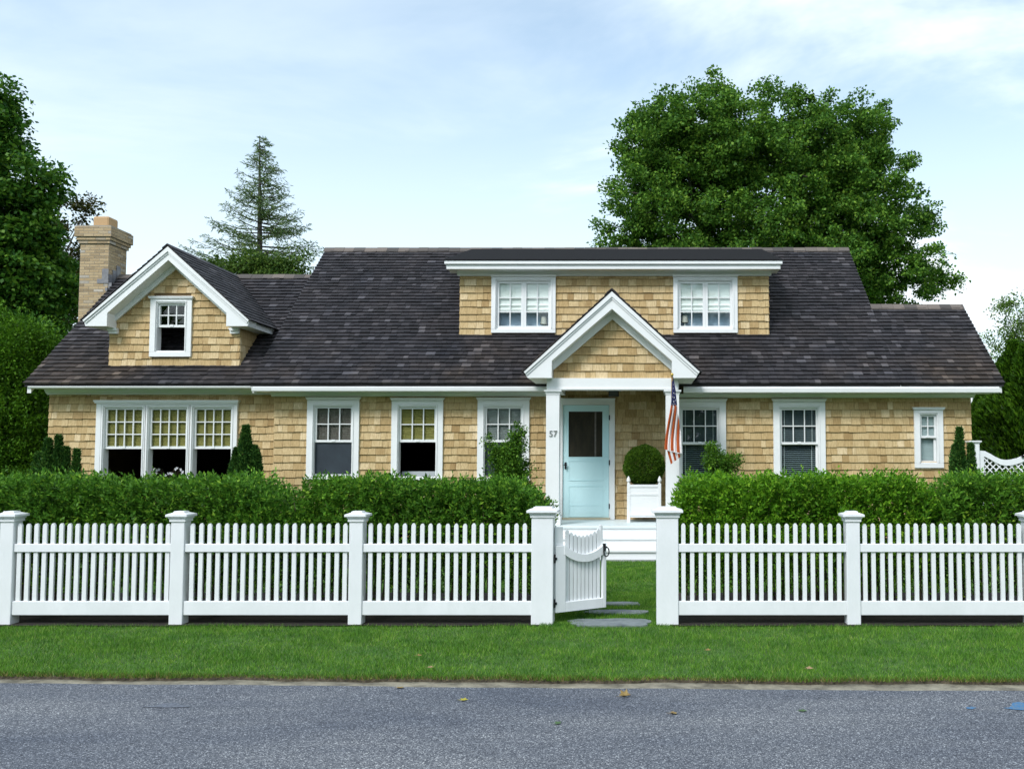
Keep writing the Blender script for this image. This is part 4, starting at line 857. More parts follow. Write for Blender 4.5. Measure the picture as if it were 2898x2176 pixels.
# turned-up fold at the foot of the flag
fold = [((508, 835), (540, 990 - 0)), ((690, 885), (0, 0))]
b0 = len(FV); NR = 6
for r in range(NR + 1):
    t = r / NR
    for c in range(13):
        s_ = c / 12; xa, ya = 533 + s_ * 158, 846 + s_ * 42; xb, yb_ = 572 + s_ * 118, 988 - s_ * 90
        x = xa * (1 - t) + xb * t; y = ya * (1 - t) + yb_ * t
        FV.append(tuple(at(zx(x), zy(y), YFL + 0.19 + 0.015 * math.sin(c * 1.3) + 0.02 * t)))
for r in range(NR):
    for c in range(12):
        a = b0 + r * 13 + c; FF.append((a, a + 1, a + 14, a + 13)); FM.append(1 if (c // 2) % 2 == 0 and c < 12 else 2)
o_ = BASE[fl.name]; me = bpy.data.meshes.new('flag_cloth'); me.from_pydata([(v[0] - o_.x, v[1] - o_.y, v[2] - o_.z) for v in FV], [], FF)
for k in ('fblue', 'fred', 'fwhite'): me.materials.append(M[k])
me.polygons.foreach_set('material_index', FM); me.polygons.foreach_set('use_smooth', [True] * len(FF)); me.update()
fc = link('flag_cloth', me, fl)
q = MB()
for (sx, sy, sr) in ((602, 262, 7), (606, 308, 7), (602, 348, 8), (596, 215, 5), (617, 268, 5), (618, 335, 5), (592, 372, 5), (612, 372, 5), (598, 175, 4), (592, 300, 5)):
    c = at(zx(sx), zy(sy), YFL + 0.02); r = sr / 3.611 / (F / YFL)
    q.face([(c.x + (r if k % 2 == 0 else r * 0.42) * math.sin(k * math.pi / 5), c.y - 0.02, c.z + (r if k % 2 == 0 else r * 0.42) * math.cos(k * math.pi / 5)) for k in range(10)][::-1])
q.build('stars', M['fwhite'], fc)

# lamps and orchid seen through the glass
for (px, py, lab) in ((1539, 908, 'cream lamp shade behind the right pane of the left dormer window'), (1938, 903, 'cream lamp shade behind the left pane of the right dormer window')):
    p = at(px, py, YSD + 0.13); l = thing('table_lamp', (p.x, p.y, p.z - 0.25), lab, 'lamp')
    q = MB(); q.lathe([(0.05, p.z + 0.07), (0.068, p.z - 0.07)], p.x, p.y, 18); q.build('lamp_shade', M['lamp_shade'], l, smooth=True)
    q = MB(); q.lathe([(0.001, p.z - 0.25), (0.05, p.z - 0.25), (0.045, p.z - 0.2), (0.02, p.z - 0.12), (0.012, p.z)], p.x, p.y, 12); q.build('lamp_base', M['linen'], l, smooth=True)
orx = thing('orchid_pot', (AX(478, 1350, YWL + 0.3), YWL + 0.3, TW[1][2]), 'white orchid flowers standing inside the middle unit of the triple window', 'potted flowers')
q = MB(); ox, oy, oz = BASE[orx.name]; q.lathe([(0.001, oz), (0.06, oz), (0.08, oz + 0.1), (0.07, oz + 0.1), (0.001, oz + 0.09)], ox, oy, 14); q.build('pot', M['linen'], orx, smooth=True)
q = MB(); pt_ = []
rr = random.Random(9)
for (px, py) in [(437, 1325), (443, 1330), (441, 1337), (450, 1327), (476, 1337), (470, 1343), (483, 1334), (496, 1325), (503, 1322), (511, 1326), (518, 1333), (514, 1338), (487, 1340), (433, 1335)]:
    c = at(px + rr.uniform(-2, 2), py + 3 + rr.uniform(-2, 2), YWL + 0.3 + rr.uniform(-.04, .04)); q.tube([(ox, oy, oz + 0.09), (c.x * 0.7 + ox * 0.3, c.y, c.z + 0.01), (c.x, c.y + 0.01, c.z)], 0.0025, 4)
    pt_.append(c)
q.build('stalk', M['stem'], orx)
for c in pt_:
    q = MB()
    for k in range(5):
        a = k * 2 * math.pi / 5 + rr.random(); r = 0.028; ux, uz = math.cos(a), math.sin(a)
        q.face([(c.x, c.y, c.z), (c.x + ux * r * 0.6 - uz * r * 0.4, c.y - 0.006, c.z + uz * r * 0.6 + ux * r * 0.4), (c.x + ux * r, c.y - 0.008, c.z + uz * r), (c.x + ux * r * 0.6 + uz * r * 0.4, c.y - 0.006, c.z + uz * r * 0.6 - ux * r * 0.4)])
    q.build('flower', M['petal'], orx)

# ================================================================== PICKET FENCE
def zt_(py): return AZ(py, YF)
ZR1, ZR0 = zt_(1539), zt_(1562); ZB1, ZB0 = zt_(1701), zt_(1740.5); ZPK = zt_(1481)
pk = MB(); hw = 0.0195
pk.prism([(-hw, ZB0 + 0.01), (hw, ZB0 + 0.01), (hw, ZPK - 0.022), (0.010, ZPK - 0.004), (0, ZPK), (-0.010, ZPK - 0.004), (-hw, ZPK - 0.022)], -0.010, 0.012)
pkme = pk.mesh('picket', M['white'])
def post_mesh(hw, zt, zb=-0.02, big=False):
    p = MB(); p.box(-hw, hw, -hw, hw, zb, zt - 0.07); k = hw + (0.028 if big else 0.022)
    c = MB(); c.box(-hw - 0.012, hw + 0.012, -hw - 0.012, hw + 0.012, zt - 0.098, zt - 0.069); c.box(-hw - 0.02, hw + 0.02, -hw - 0.02, hw + 0.02, zt - 0.068, zt - 0.052)
    c.box(-k - 0.016, k + 0.016, -k - 0.016, k + 0.016, zt - 0.051, zt - 0.030)
    b = len(c.v); t = hw - 0.012
    for (h_, z) in ((k + 0.016, zt - 0.029), (t, zt - 0.012), (t - 0.004, zt)): c.v += [(-h_, -h_, z), (h_, -h_, z), (h_, h_, z), (-h_, h_, z)]
    for l in (0, 4):
        for i in range(4): j = (i + 1) % 4; c.f.append((b + l + i, b + l + j, b + l + 4 + j, b + l + 4 + i)); c.mi.append(0)
    c.f.append((b + 8, b + 9, b + 10, b + 11)); c.mi.append(0)
    return p.mesh('post', M['white']), c.mesh('post_cap', M['white'])
PS = post_mesh(0.064, zt_(1446.5)); PG = post_mesh(0.103, zt_(1435), big=True)
def bevelled(o, w_=0.004):
    bv = o.modifiers.new('bevel', 'BEVEL'); bv.width = w_; bv.segments = 2; bv.limit_method = 'ANGLE'; return o
def fence(label, posts, bays, name='picket_fence'):
    x0 = AX(posts[0][0], 1700, YF); f = thing(name, (x0, YF, 0), label, 'fence', 'white picket fence runs beside the gate')
    for (px, big) in posts:
        a, b = PG if big else PS; h = 0.103 if big else 0.064
        o = link('post', a, f); o.location = (AX(px, 1600, YF) - x0, h - 0.012, 0); bevelled(o, 0.006)
        c = link('post_cap', b, o); bevelled(c, 0.003); BASE[c.name] = Vector((0, 0, 0))
    for (pa, pb, f0, pitch, n, j) in bays:
        r = MB(); xa, xb = AX(pa, 1600, YF), AX(pb, 1600, YF)
        r.box(xa, xb, YF + 0.002, YF + 0.046, ZR0, ZR1); r.build('top_rail', M['white'], f, bevel=0.005)
        r = MB(); r.box(xa, xb, YF + 0.002, YF + 0.046, ZB0, ZB1); r.build('bottom_rail', M['white'], f, bevel=0.005)
        for i in range(n):
            o = link('picket', pkme, f); o.location = (AX(f0 + i * pitch, 1600, YF) - x0 + random.uniform(-.001, .001), 0.026, random.uniform(-0.003, 0.003)); o.rotation_euler = (0, random.uniform(-.003, .003), 0)
    return f
fence('white picket fence run left of the open gate, in front of the left hedges', [(-470, 0), (17.5, 0), (501.6, 0), (1006.8, 0), (1534.6, 1)],
      [(-450, -2, -436, 23.5, 18, 0), (37, 482, 49.8, 23.33, 19, 0), (521, 987, 540.4, 24.1, 19, 0), (1026, 1504, 1046, 24.33, 19, 0)])
fence('white picket fence run right of the open gate, in front of the right hedges', [(1889, 1), (2415, 0), (2925, 0), (3430, 0)],
      [(1919, 2396, 1934.7, 24.5, 19, 0), (2434, 2905, 2450, 24.35, 19, 0), (2945, 3410, 2960, 24.3, 18, 0)])

# ivy shoots creeping through the pickets
# gate
gt = thing('garden_gate', (AX(1569.5, 1700, YF + 0.03), YF + 0.05, 0), 'white picket garden gate standing ajar with a scooped top rail and black ring latch', 'gate')
dirg = Vector((0.62 * 0.78, 0.62 * 0.62, 0)); g1 = at(1713.9, 1719.7, YF * (1736 - 1294) / (1719.7 - 1294)); g0 = at(1570.5, 1736, YF)
gv = Vector((g1.x - g0.x, g1.y - g0.y, 0)); GL = gv.length; ang = math.atan2(gv.y, gv.x)
def gp(mb_): return mb_
def gbuild(mb, name, m, bev=0.004):
    me = mb.mesh(name, m); o = bpy.data.objects.new(name, me); COL.objects.link(o); o.parent = gt; BASE[o.name] = Vector((0, 0, 0))
    if bev: bevelled(o, bev)
    return o
gt.rotation_euler = (0, 0, ang)
zg0 = g0.z
q = MB(); q.box(0, GL * 0.19, -0.022, 0.022, zg0, 0.74); q.box(0.004, GL * 0.155, -0.0, 0.03, 0.741, 0.915); gbuild(q, 'hinge_stile', M['white'])
q = MB(); q.box(GL * 0.93, GL, -0.022, 0.022, zg0, 0.735); q.box(GL * 0.90, GL * 0.955, 0.003, 0.035, 0.64, 0.915); gbuild(q, 'latch_stile', M['white'])
q = MB(); q.box(GL * 0.191, GL * 0.929, -0.022, 0.022, zg0, 0.205); gbuild(q, 'bottom_rail', M['white'])
q = MB(); nseg = 20; top = []; bot = []
for i in range(nseg + 1):
    t = i / nseg; u_ = GL * (0.16 + 0.83 * t); s_ = 4 * t * (1 - t); top.append((u_, 0.745 - 0.102 * s_)); bot.append((u_, 0.655 - 0.085 * s_))
for i in range(nseg): q.prism([bot[i], bot[i + 1], top[i + 1], top[i]], -0.030, 0.016)
gbuild(q, 'scooped_rail', M['white'], 0)
for i in range(9):
    t = (i + 0.6) / 9.3; u_ = GL * (0.20 + 0.72 * t); s_ = 4 * t * (1 - t); zt2 = 0.905 - 0.078 * s_; q = MB(); hwg = GL * 0.0305
    q.prism([(u_ - hwg, 0.19), (u_ + hwg, 0.19), (u_ + hwg, zt2 - 0.02), (u_, zt2), (u_ - hwg, zt2 - 0.02)], 0.004, 0.020); gbuild(q, 'picket', M['white'], 0)
q = MB(); c = Vector((GL * 0.975, -0.045, 0.655)); q.tube([c + Vector((0.03 * math.sin(a * math.pi / 8) , 0.0, 0.045 * math.cos(a * math.pi / 8))) for a in range(17)], 0.0065, 6, cap=False)
q.box(c.x - 0.03, c.x - 0.002, -0.034, -0.0225, 0.66, 0.735); q.tube([(c.x - 0.01, -0.034, 0.70), (c.x, -0.05, 0.70)], 0.01); gbuild(q, 'ring_latch', M['black'], 0)
for z in (0.20, 0.62):
    q = MB(); q.tube([(-0.008, -0.012, z - 0.04), (-0.008, -0.012, z + 0.04)], 0.008); q.box(-0.02, 0.008, -0.028, -0.0225, z - 0.012, z + 0.012); gbuild(q, 'hinge', M['black'], 0)

# trellis gate at the right end of the house
YT = 15.42; t0, t1 = AX(2747, 1300, YT), AX(2773, 1300, YT)
tg = thing('trellis_gate', (t0, YT, 0), 'white scalloped lattice side gate with capped post at the right end of the house', 'gate')
q = MB(); q.box(t0, t1, YT, YT + (t1 - t0), 0, AZ(1254, YT)); q.build('post', M['white'], tg, bevel=0.004)
q = MB(); q.box(t0 - 0.03, t1 + 0.03, YT - 0.03, YT + 0.19, AZ(1251, YT), AZ(1247, YT)); q.box(t0 - 0.015, t1 + 0.015, YT - 0.015, YT + 0.175, AZ(1254, YT) + 0.001, AZ(1251, YT) - 0.001); q.build('post_cap', M['white'], tg, bevel=0.003)
scal = [(2772, 1275), (2786, 1276), (2800, 1283), (2815, 1292), (2831, 1299), (2847, 1301.5), (2863, 1300), (2880, 1296), (2896, 1289), (2910, 1281), (2924, 1276), (2938, 1275)]
tp = [at(x, y, YT + 0.05) for x, y in scal]
q = MB()
for a, b in zip(tp, tp[1:]): q.prism([(a.x, a.z - 0.10), (b.x, b.z - 0.10), (b.x, b.z), (a.x, a.z)], YT + 0.03, YT + 0.09)
q.build('scalloped_rail', M['white'], tg)
q = MB(); XA, XB, ZL = tp[0].x, tp[-1].x, 0.2
for s_ in (-1, 1):
    for k in range(-14, 24):
        xx = XA + k * 0.11; pts = []
        for (x, z) in ((xx, ZL), (xx + s_ * 1.5, ZL + 1.5)): pts.append((x, z))
        # clip to the frame
        n_ = 30; seg = [(pts[0][0] + (pts[1][0] - pts[0][0]) * i / n_, pts[0][1] + (pts[1][1] - pts[0][1]) * i / n_) for i in range(n_ + 1)]
        ins = [p for p in seg if XA < p[0] < XB and p[1] < np.interp(p[0], [t.x for t in tp], [t.z for t in tp]) - 0.03]
        if len(ins) > 1:
            a, b = ins[0], ins[-1]; w_ = 0.014; yy = YT + 0.045 + (0.010 if s_ > 0 else 0)
            q.prism([(a[0], a[1]), (a[0] + w_ * 2, a[1]), (b[0] + w_ * 2, b[1]), (b[0], b[1])] if s_ > 0 else [(a[0], a[1]), (a[0] + w_ * 2, a[1]), (b[0] + w_ * 2, b[1]), (b[0], b[1])], yy, yy + 0.008)
q.build('lattice', M['white'], tg)
q = MB(); q.box(XA, XB, YT + 0.03, YT + 0.09, 0.08, 0.2); q.box(XA, XA + 0.07, YT + 0.031, YT + 0.089, 0.2, tp[0].z - 0.1); q.build('gate_frame', M['white'], tg)
q = MB(); q.box(XB, XB + 0.16, YT, YT + 0.16, 0, AZ(1254, YT)); q.build('post', M['white'], tg, bevel=0.004)
q = MB(); c = at(2897, 1291, YT); q.box(c.x - 0.03, c.x + 0.05, YT - 0.01, YT + 0.028, c.z - 0.015, c.z + 0.02); q.build('latch', M['black'], tg)

# stepping stones
for k, (pxa, pxb, pya, pyb, lab) in enumerate(((1608, 1842, 1747, 1773, 'largest grey bluestone stepping stone, nearest the fence opening'), (1655, 1832, 1723, 1738, 'middle grey bluestone stepping stone beyond the gate'), (1690, 1814, 1701, 1712, 'farthest grey bluestone stepping stone in the lawn'))):
    ya, yb = EYE * F / (pyb - 1294) + 0.02, EYE * F / (pya - 1294); ym = (ya + yb) / 2; xa, xb = AX(pxa, (pya + pyb) / 2, ym), AX(pxb, (pya + pyb) / 2, ym)
    rr = random.Random(k + 5); pts = []
    for i in range(22):
        a = 2 * math.pi * i / 22; r = 1 + rr.uniform(-0.13, 0.10); cc, ss = math.cos(a), math.sin(a); pw_ = 0.7
        pts.append(((xa + xb) / 2 + (xb - xa) / 2 * r * math.copysign(abs(cc) ** pw_, cc), ym + (yb - ya) / 2 * 0.78 * r * math.copysign(abs(ss) ** pw_, ss)))
    q = MB(); q.prismz(pts, -0.02, 0.022); o = q.build('stepping_stone', M['stone'], bevel=0.006); props(o, lab, 'paving stone', 'stepping stones through the gate')
STONES = [(1725, 1760), (1743, 1731), (1752, 1707)]

# ================================================================== VEGETATION
def blob(center, r, n, shell=0.6, flat=(1, 1, 1)):
    d = unit(RNG.normal(size=(n, 3))); rr_ = (shell + (1 - shell) * RNG.random(n)) ** 0.7
    return np.array(center) + d * rr_[:, None] * np.array(r) * np.array(flat), d
def make_tree(name, label, cat, base, tr, lobes, ncl, cr, lpc, L, W, m, fork=0.35, nb=40, group=None, flat=0.65, bias=0.55, barkm='bark', droop=0.0, twig=0):
    t = thing(name, base, label, cat, group)
    wts = np.array([l[3] * l[4] * l[5] for l in lobes]) ** 0.85; wts = wts / wts.sum(); CC = []; OUT = []
    for l, w_ in zip(lobes, wts):
        k = max(3, int(ncl * w_)); d = unit(RNG.normal(size=(k, 3))); rr_ = bias + (1 - bias) * RNG.random(k) ** 0.7
        c = np.array(l[:3]) + d * rr_[:, None] * np.array(l[3:6]); CC.append(c); OUT.append(d)
    CC = np.concatenate(CC); OUT = np.concatenate(OUT); k = len(CC)
    sz = RNG.uniform(0.6, 1.3, k) * cr
    idx = np.repeat(np.arange(k), lpc); n = len(idx)
    dd = unit(RNG.normal(size=(n, 3))); P = CC[idx] + dd * (RNG.random(n) ** 0.5 * 1.05)[:, None] * sz[idx][:, None] * np.array([1, 1, flat])
    P = P + RNG.normal(size=(n, 3)) * 0.06 * cr
    up = np.tile([0, 0, 1.0], (n, 1))
    D = OUT[idx] * 0.5 + RNG.normal(size=(n, 3)) * 0.7 + np.array([0, 0, -0.25 - droop])
    leaves('crown', P, D, L, W, m, t, 0.1, up=up)
    q = MB(); b = Vector(base); top = Vector((np.mean(CC[:, 0]), np.mean(CC[:, 1]), np.percentile(CC[:, 2], 60)))
    fk = b.lerp(top, fork); fk.x = b.x * 0.7 + fk.x * 0.3
    q.tube([b, b.lerp(fk, 0.15), b.lerp(fk, 0.6) + Vector((0.05, 0, 0)), fk], [tr * 1.35, tr, tr * 0.85, tr * 0.75], 10)
    rr2 = random.Random(len(label)); sel = rr2.sample(range(k), min(nb, k))
    mains = []
    for i in range(6):
        a = Vector(CC[sel[i % len(sel)]]); e = fk.lerp(a, 0.72); mid = fk.lerp(e, 0.5) + Vector((rr2.uniform(-.2, .2), rr2.uniform(-.2, .2), 0.25 * (e - fk).length * 0.3))
        q.tube([fk - Vector((0, 0, 0.1)), mid, e], [tr * 0.55, tr * 0.35, tr * 0.18], 7); mains.append((fk, mid, e))
    for i in sel:
        e = Vector(CC[i]); f, mid, e0 = min(mains, key=lambda mm: (mm[1] - e).length); s0 = mid if (mid - e).length < (e0 - e).length else e0
        m2 = s0.lerp(e, 0.5) + Vector((rr2.uniform(-.1, .1), 0, rr2.uniform(0, .15) * (e - s0).length))
        q.tube([s0, m2, e], [tr * 0.16, tr * 0.10, tr * 0.04], 5)
    q.build('trunk', M[barkm], t)
    return t
def pxlobe(px, py, Y, rx, rz, ry):
    p = at(px, py, Y); s_ = Y / F; return (p.x, Y, p.z, rx * s_, ry, rz * s_)

YA = 32.0
make_tree('maple_tree', 'huge dense round maple tree rising behind the right half of the house', 'tree', (AX(2190, 900, YA), YA, 0), 0.40,
    [pxlobe(1950, 440, YA, 215, 190, 3.0), pxlobe(2110, 400, YA, 230, 165, 3.0), pxlobe(2340, 430, YA, 190, 155, 2.8), pxlobe(2410, 600, YA, 195, 200, 2.8), pxlobe(1850, 620, YA, 165, 190, 2.6),
     pxlobe(2150, 620, YA, 390, 260, 3.6), pxlobe(2540, 760, YA, 130, 120, 2.2), pxlobe(1950, 790, YA, 270, 110, 2.6), pxlobe(2640, 800, YA, 75, 45, 1.3), pxlobe(2300, 800, YA, 300, 130, 3.0), pxlobe(1720, 720, YA, 60, 60, 1.3), pxlobe(2450, 330, YA, 60, 50, 1.2), pxlobe(1830, 350, YA, 60, 45, 1.2), pxlobe(2040, 260, YA, 70, 45, 1.2), pxlobe(1775, 450, YA, 60, 85, 1.4), pxlobe(2590, 620, YA, 60, 70, 1.2), pxlobe(2490, 450, YA, 85, 130, 2.0), pxlobe(1880, 420, YA, 120, 110, 2.0)],
    2000, 0.42, 145, 0.12, 0.095, M['maple'], nb=45, fork=0.42, bias=0.2)
YB = 24.0
make_tree('maple_tree', 'tall dark maple tree cut by the left edge of the photo behind the chimney', 'tree', (AX(-120, 900, YB), YB, 0), 0.32,
    [pxlobe(-60, 400, YB, 105, 165, 1.8), pxlobe(-110, 620, YB, 200, 190, 2.4), pxlobe(120, 490, YB, 32, 50, 0.9), pxlobe(80, 560, YB, 60, 70, 1.3), pxlobe(-60, 800, YB, 250, 160, 2.4), pxlobe(90, 700, YB, 85, 90, 1.4), pxlobe(0, 270, YB, 30, 60, 0.7), pxlobe(-20, 960, YB, 240, 110, 1.8), pxlobe(120, 840, YB, 85, 90, 1.2)],
    1200, 0.42, 90, 0.135, 0.105, M['maple_dark'], nb=30, bias=0.2)
YC = 29.0
make_tree('bronze_leaved_tree', 'loose bronze-green tree showing between the left maple and the chimney', 'tree', (AX(170, 900, YC), YC, 0), 0.2,
    [pxlobe(170, 690, YC, 60, 75, 1.3), pxlobe(215, 600, YC, 36, 26, 0.8), pxlobe(180, 830, YC, 70, 90, 1.3), pxlobe(245, 580, YC, 14, 8, 0.3), pxlobe(205, 960, YC, 60, 90, 1.1)],
    110, 0.42, 110, 0.11, 0.08, M['bronze'], nb=40)
YD = 18.6
make_tree('tall_shrub', 'tall bright green shrub with feathery top beside the left end of the house', 'shrub', (AX(60, 1100, YD), YD, 0), 0.08,
    [pxlobe(55, 1000, YD, 95, 100, 0.8), pxlobe(-60, 1010, YD, 90, 120, 0.8), pxlobe(30, 1180, YD, 120, 170, 0.9), pxlobe(-80, 1200, YD, 110, 170, 0.9), pxlobe(110, 960, YD, 45, 60, 0.5), pxlobe(20, 925, YD, 40, 45, 0.4), pxlobe(110, 1290, YD + 0.3, 50, 110, 0.6), pxlobe(60, 1360, YD, 90, 110, 0.8), pxlobe(70, 1220, YD + 1.2, 130, 200, 0.5), pxlobe(-60, 1250, YD + 1.2, 130, 200, 0.5), pxlobe(90, 1150, YD + 1, 70, 90, 0.5), pxlobe(60, 1180, YD + 2.2, 150, 200, 0.5)],
    760, 0.30, 150, 0.075, 0.035, M['shrub'], nb=60, fork=0.15, bias=0.4, flat=1.1, droop=-0.7)
YE_ = 31.0
# conifer
def conifer(label, px, pyt, Y, zlow, rad_fn, m, n_wh=44):
    b = at(px, 900, Y); top = at(px, pyt, Y); t = thing('spruce_tree', (b.x, Y, 0), label, 'tree')
    q = MB(); q.tube([(b.x, Y, 0), (b.x, Y, top.z * 0.5), (top.x, Y, top.z)], [0.22, 0.14, 0.015], 8)
    P = []; D = []
    for w_ in range(n_wh):
        z = zlow + (top.z - 0.15 - zlow) * (w_ / (n_wh - 1)) ** 0.95; fz = (z - zlow) / (top.z - zlow)
        for k in range(3 + int(2.4 * (1 - fz))):
            a = random.uniform(0, 2 * math.pi); Lb = rad_fn(fz) * random.uniform(0.62, 1.1); dx, dy = math.cos(a), math.sin(a)
            pts = []
            for i in range(7):
                s_ = i / 6; pts.append(Vector((b.x + dx * Lb * s_, Y + dy * Lb * s_, z + Lb * (-0.10 * s_ + 0.28 * s_ * s_))))
            q.tube([pts[0], pts[3], pts[6]], [0.03 * (1 - fz) + 0.008, 0.015, 0.004], 5)
            nt_ = int(4 + Lb * 12)
            for j in range(nt_):
                s_ = (j + random.random()) / nt_; s_ = 0.18 + 0.85 * s_; i = min(5, int(s_ * 6)); p = pts[i].lerp(pts[i + 1], s_ * 6 - i); sd_ = random.choice((-1, 1)); tl = 0.34 * (1.1 - s_) * min(1, Lb) + 0.12
                tv = Vector((dx * 0.6 - dy * sd_ * 0.8, dy * 0.6 + dx * sd_ * 0.8, random.uniform(-0.55, 0.25))).normalized()
                for h_ in range(5):
                    pp = p + tv * tl * h_ / 5; P.append(pp); D.append(tv + Vector((random.gauss(0, .45), random.gauss(0, .45), random.gauss(0, .45))))
    leaves('crown', np.array([tuple(v) for v in P]), np.array([tuple(v) for v in D]), 0.14, 0.028, m, t)
    q.build('trunk', M['bark'], t); return t
zl = AZ(800, YE_)
conifer('pointed open-branched spruce tree rising behind the roof between chimney and main ridge', 735, 385, YE_, zl, lambda f: 2.5 * (1 - f) ** 0.98 + 0.05, M['spruce'])
make_tree('olive_green_tree', 'low olive-green tree top at the foot of the spruce behind the left wing roof', 'tree', (AX(730, 900, 27), 27, 0), 0.15,
    [pxlobe(690, 800, 27, 95, 70, 1.3), pxlobe(800, 795, 27, 75, 65, 1.2), pxlobe(745, 775, 27, 80, 55, 1.2), pxlobe(620, 765, 27, 22, 30, 0.5), pxlobe(860, 730, 27, 18, 40, 0.4)],
    120, 0.40, 120, 0.10, 0.07, M['olive'], nb=30)
make_tree('airy_tree', 'pale airy tree at the right edge of the photo above the arborvitae', 'tree', (AX(2900, 1000, 27), 27, 0), 0.15,
    [pxlobe(2890, 900, 27, 85, 60, 1.2), pxlobe(2850, 975, 27, 60, 40, 0.9), pxlobe(2960, 960, 27, 90, 120, 1.2), pxlobe(2830, 870, 27, 30, 14, 0.5), pxlobe(2870, 1060, 27, 60, 60, 0.9), pxlobe(2810, 1010, 27, 28, 30, 0.5)],
    120, 0.36, 75, 0.10, 0.05, M['airy'], nb=40)

def column_plant(name, label, cat, px, pyt, Y, r, m, L, W, n, zb=0.0, group=None, spires=1, off=None, stem=0.03, taper=0.75):
    tz = AZ(pyt, Y); x = AX(px, pyt + 60, Y); t = thing(name, (x, Y, 0), label, cat, group); PP = []; DD = []
    q = MB()
    sp = off or [(0, 0, 1.0, 1.0)]
    for (ox, oy, hs, rs) in sp:
        k = int(n * hs * rs / sum(a[2] * a[3] for a in sp)); h = RNG.random(k) ** 0.9; hz_ = zb + (tz * hs - zb) * h
        prof = r * rs * (np.minimum(1, (1 - h) * 1.45) ** (taper * 1.25)) * (0.55 + 0.45 * np.minimum(1, h * 5)) + 0.02
        a = RNG.random(k) * 2 * math.pi; lump = 1 + 0.22 * np.sin(a * 3 + hz_ * 6 + px) + 0.16 * np.sin(hz_ * 13 + a * 4); rr_ = prof * lump * (0.35 + 0.70 * RNG.random(k) ** 0.5)
        P = np.stack([x + ox + np.cos(a) * rr_ + ox * 0.0, Y + oy + np.sin(a) * rr_, hz_], 1)
        D = np.stack([np.cos(a) * 0.55, np.sin(a) * 0.55, np.full(k, 0.9)], 1) + RNG.normal(size=(k, 3)) * 0.35
        PP.append(P); DD.append(D); q.tube([(x + ox * 0.3, Y + oy * 0.3, 0), (x + ox, Y + oy, tz * hs * 0.5), (x + ox, Y + oy, tz * hs * 0.95)], [stem, stem * 0.7, stem * 0.15], 6)
    leaves('foliage', np.concatenate(PP), np.concatenate(DD), L, W, m, t); q.build('trunk', M['bark'], t); return t
AR = [(2775, 1125, 21.0, 0.62), (2812, 1075, 20.0, 0.60), (2842, 1020, 19.3, 0.60), (2868, 975, 18.6, 0.55), (2905, 985, 18.0, 0.60), (2960, 970, 17.6, 0.6), (3030, 960, 17.2, 0.6)]
ARL = ['shortest arborvitae, showing just right of the house corner', 'second arborvitae from the house corner, partly under the gutter end', 'arborvitae with its tip just above the roof end', 'tall pointed arborvitae near the right edge of the photo', 'tall arborvitae cut by the right edge of the photo', None, None]
for (px, pyt, Y, r), lb in zip(AR, ARL):
    if lb is None: continue
    column_plant('arborvitae', lb, 'tree', px, pyt, Y, r, M['arbor'], 0.13, 0.05, 15000, group='arborvitae screen right of the house', taper=0.6)
column_plant('yew_shrub', 'dark upright yew with several spires near the left end of the house', 'shrub', 152, 1236, 14.6, 0.22, M['yew'], 0.06, 0.022, 34000, off=[(-0.10, 0, 0.975, 0.72), (0.05, 0.03, 1.0, 0.62), (-0.26, 0.02, 0.85, 0.75), (0.17, 0.05, 0.90, 0.5), (0.38, 0, 0.88, 0.42), (-0.02, 0, 0.80, 1.1)], group='dark upright yews along the house')
column_plant('yew_shrub', 'dark pointed yew between the triple window and the main wall', 'shrub', 695, 1208, 14.6, 0.26, M['yew'], 0.06, 0.022, 34000, off=[(0.0, 0, 1.0, 0.85), (-0.16, 0.04, 0.82, 0.95), (0.15, 0.0, 0.84, 0.6), (0.20, -0.03, 0.80, 0.55)], group='dark upright yews along the house')
column_plant('yew_shrub', 'small dark yew in front of the right corner beside the trellis gate', 'shrub', 2716, 1213, 14.7, 0.20, M['yew'], 0.06, 0.022, 22000, off=[(-0.0, 0, 1.0, 0.75), (-0.05, 0.04, 0.86, 1.05), (0.19, 0.0, 0.87, 0.55)], group='dark upright yews along the house')
def bush(label, lobes, m, n, L, W, base, name='leafy_shrub'):
    return make_tree(name, label, 'shrub', base, 0.02, lobes, n, 0.11, 60, L, W, m, fork=0.2, nb=20, flat=1.0, bias=0.3, droop=-0.6)
YS = 14.3
bush('leafy green shrub climbing in front of the third window left of the porch', [pxlobe(1450, 1330, YS, 52, 50, 0.3), pxlobe(1465, 1260, YS, 24, 55, 0.18), pxlobe(1470, 1215, YS, 8, 25, 0.08), pxlobe(1400, 1300, YS, 22, 45, 0.15), pxlobe(1440, 1290, YS, 42, 32, 0.2), pxlobe(1383, 1250, YS, 10, 16, 0.08), pxlobe(1440, 1400, YS, 60, 90, 0.3)], M['rose'], 300, 0.042, 0.026, (AX(1445, 1400, YS), YS, 0))
bush('leafy shrub below the window just right of the porch', [pxlobe(2025, 1300, YS, 34, 42, 0.25), pxlobe(2070, 1310, YS, 22, 36, 0.2), pxlobe(2010, 1270, YS, 20, 12, 0.1), pxlobe(2040, 1400, YS, 50, 90, 0.3)], M['rose'], 170, 0.042, 0.026, (AX(2040, 1400, YS), YS, 0))

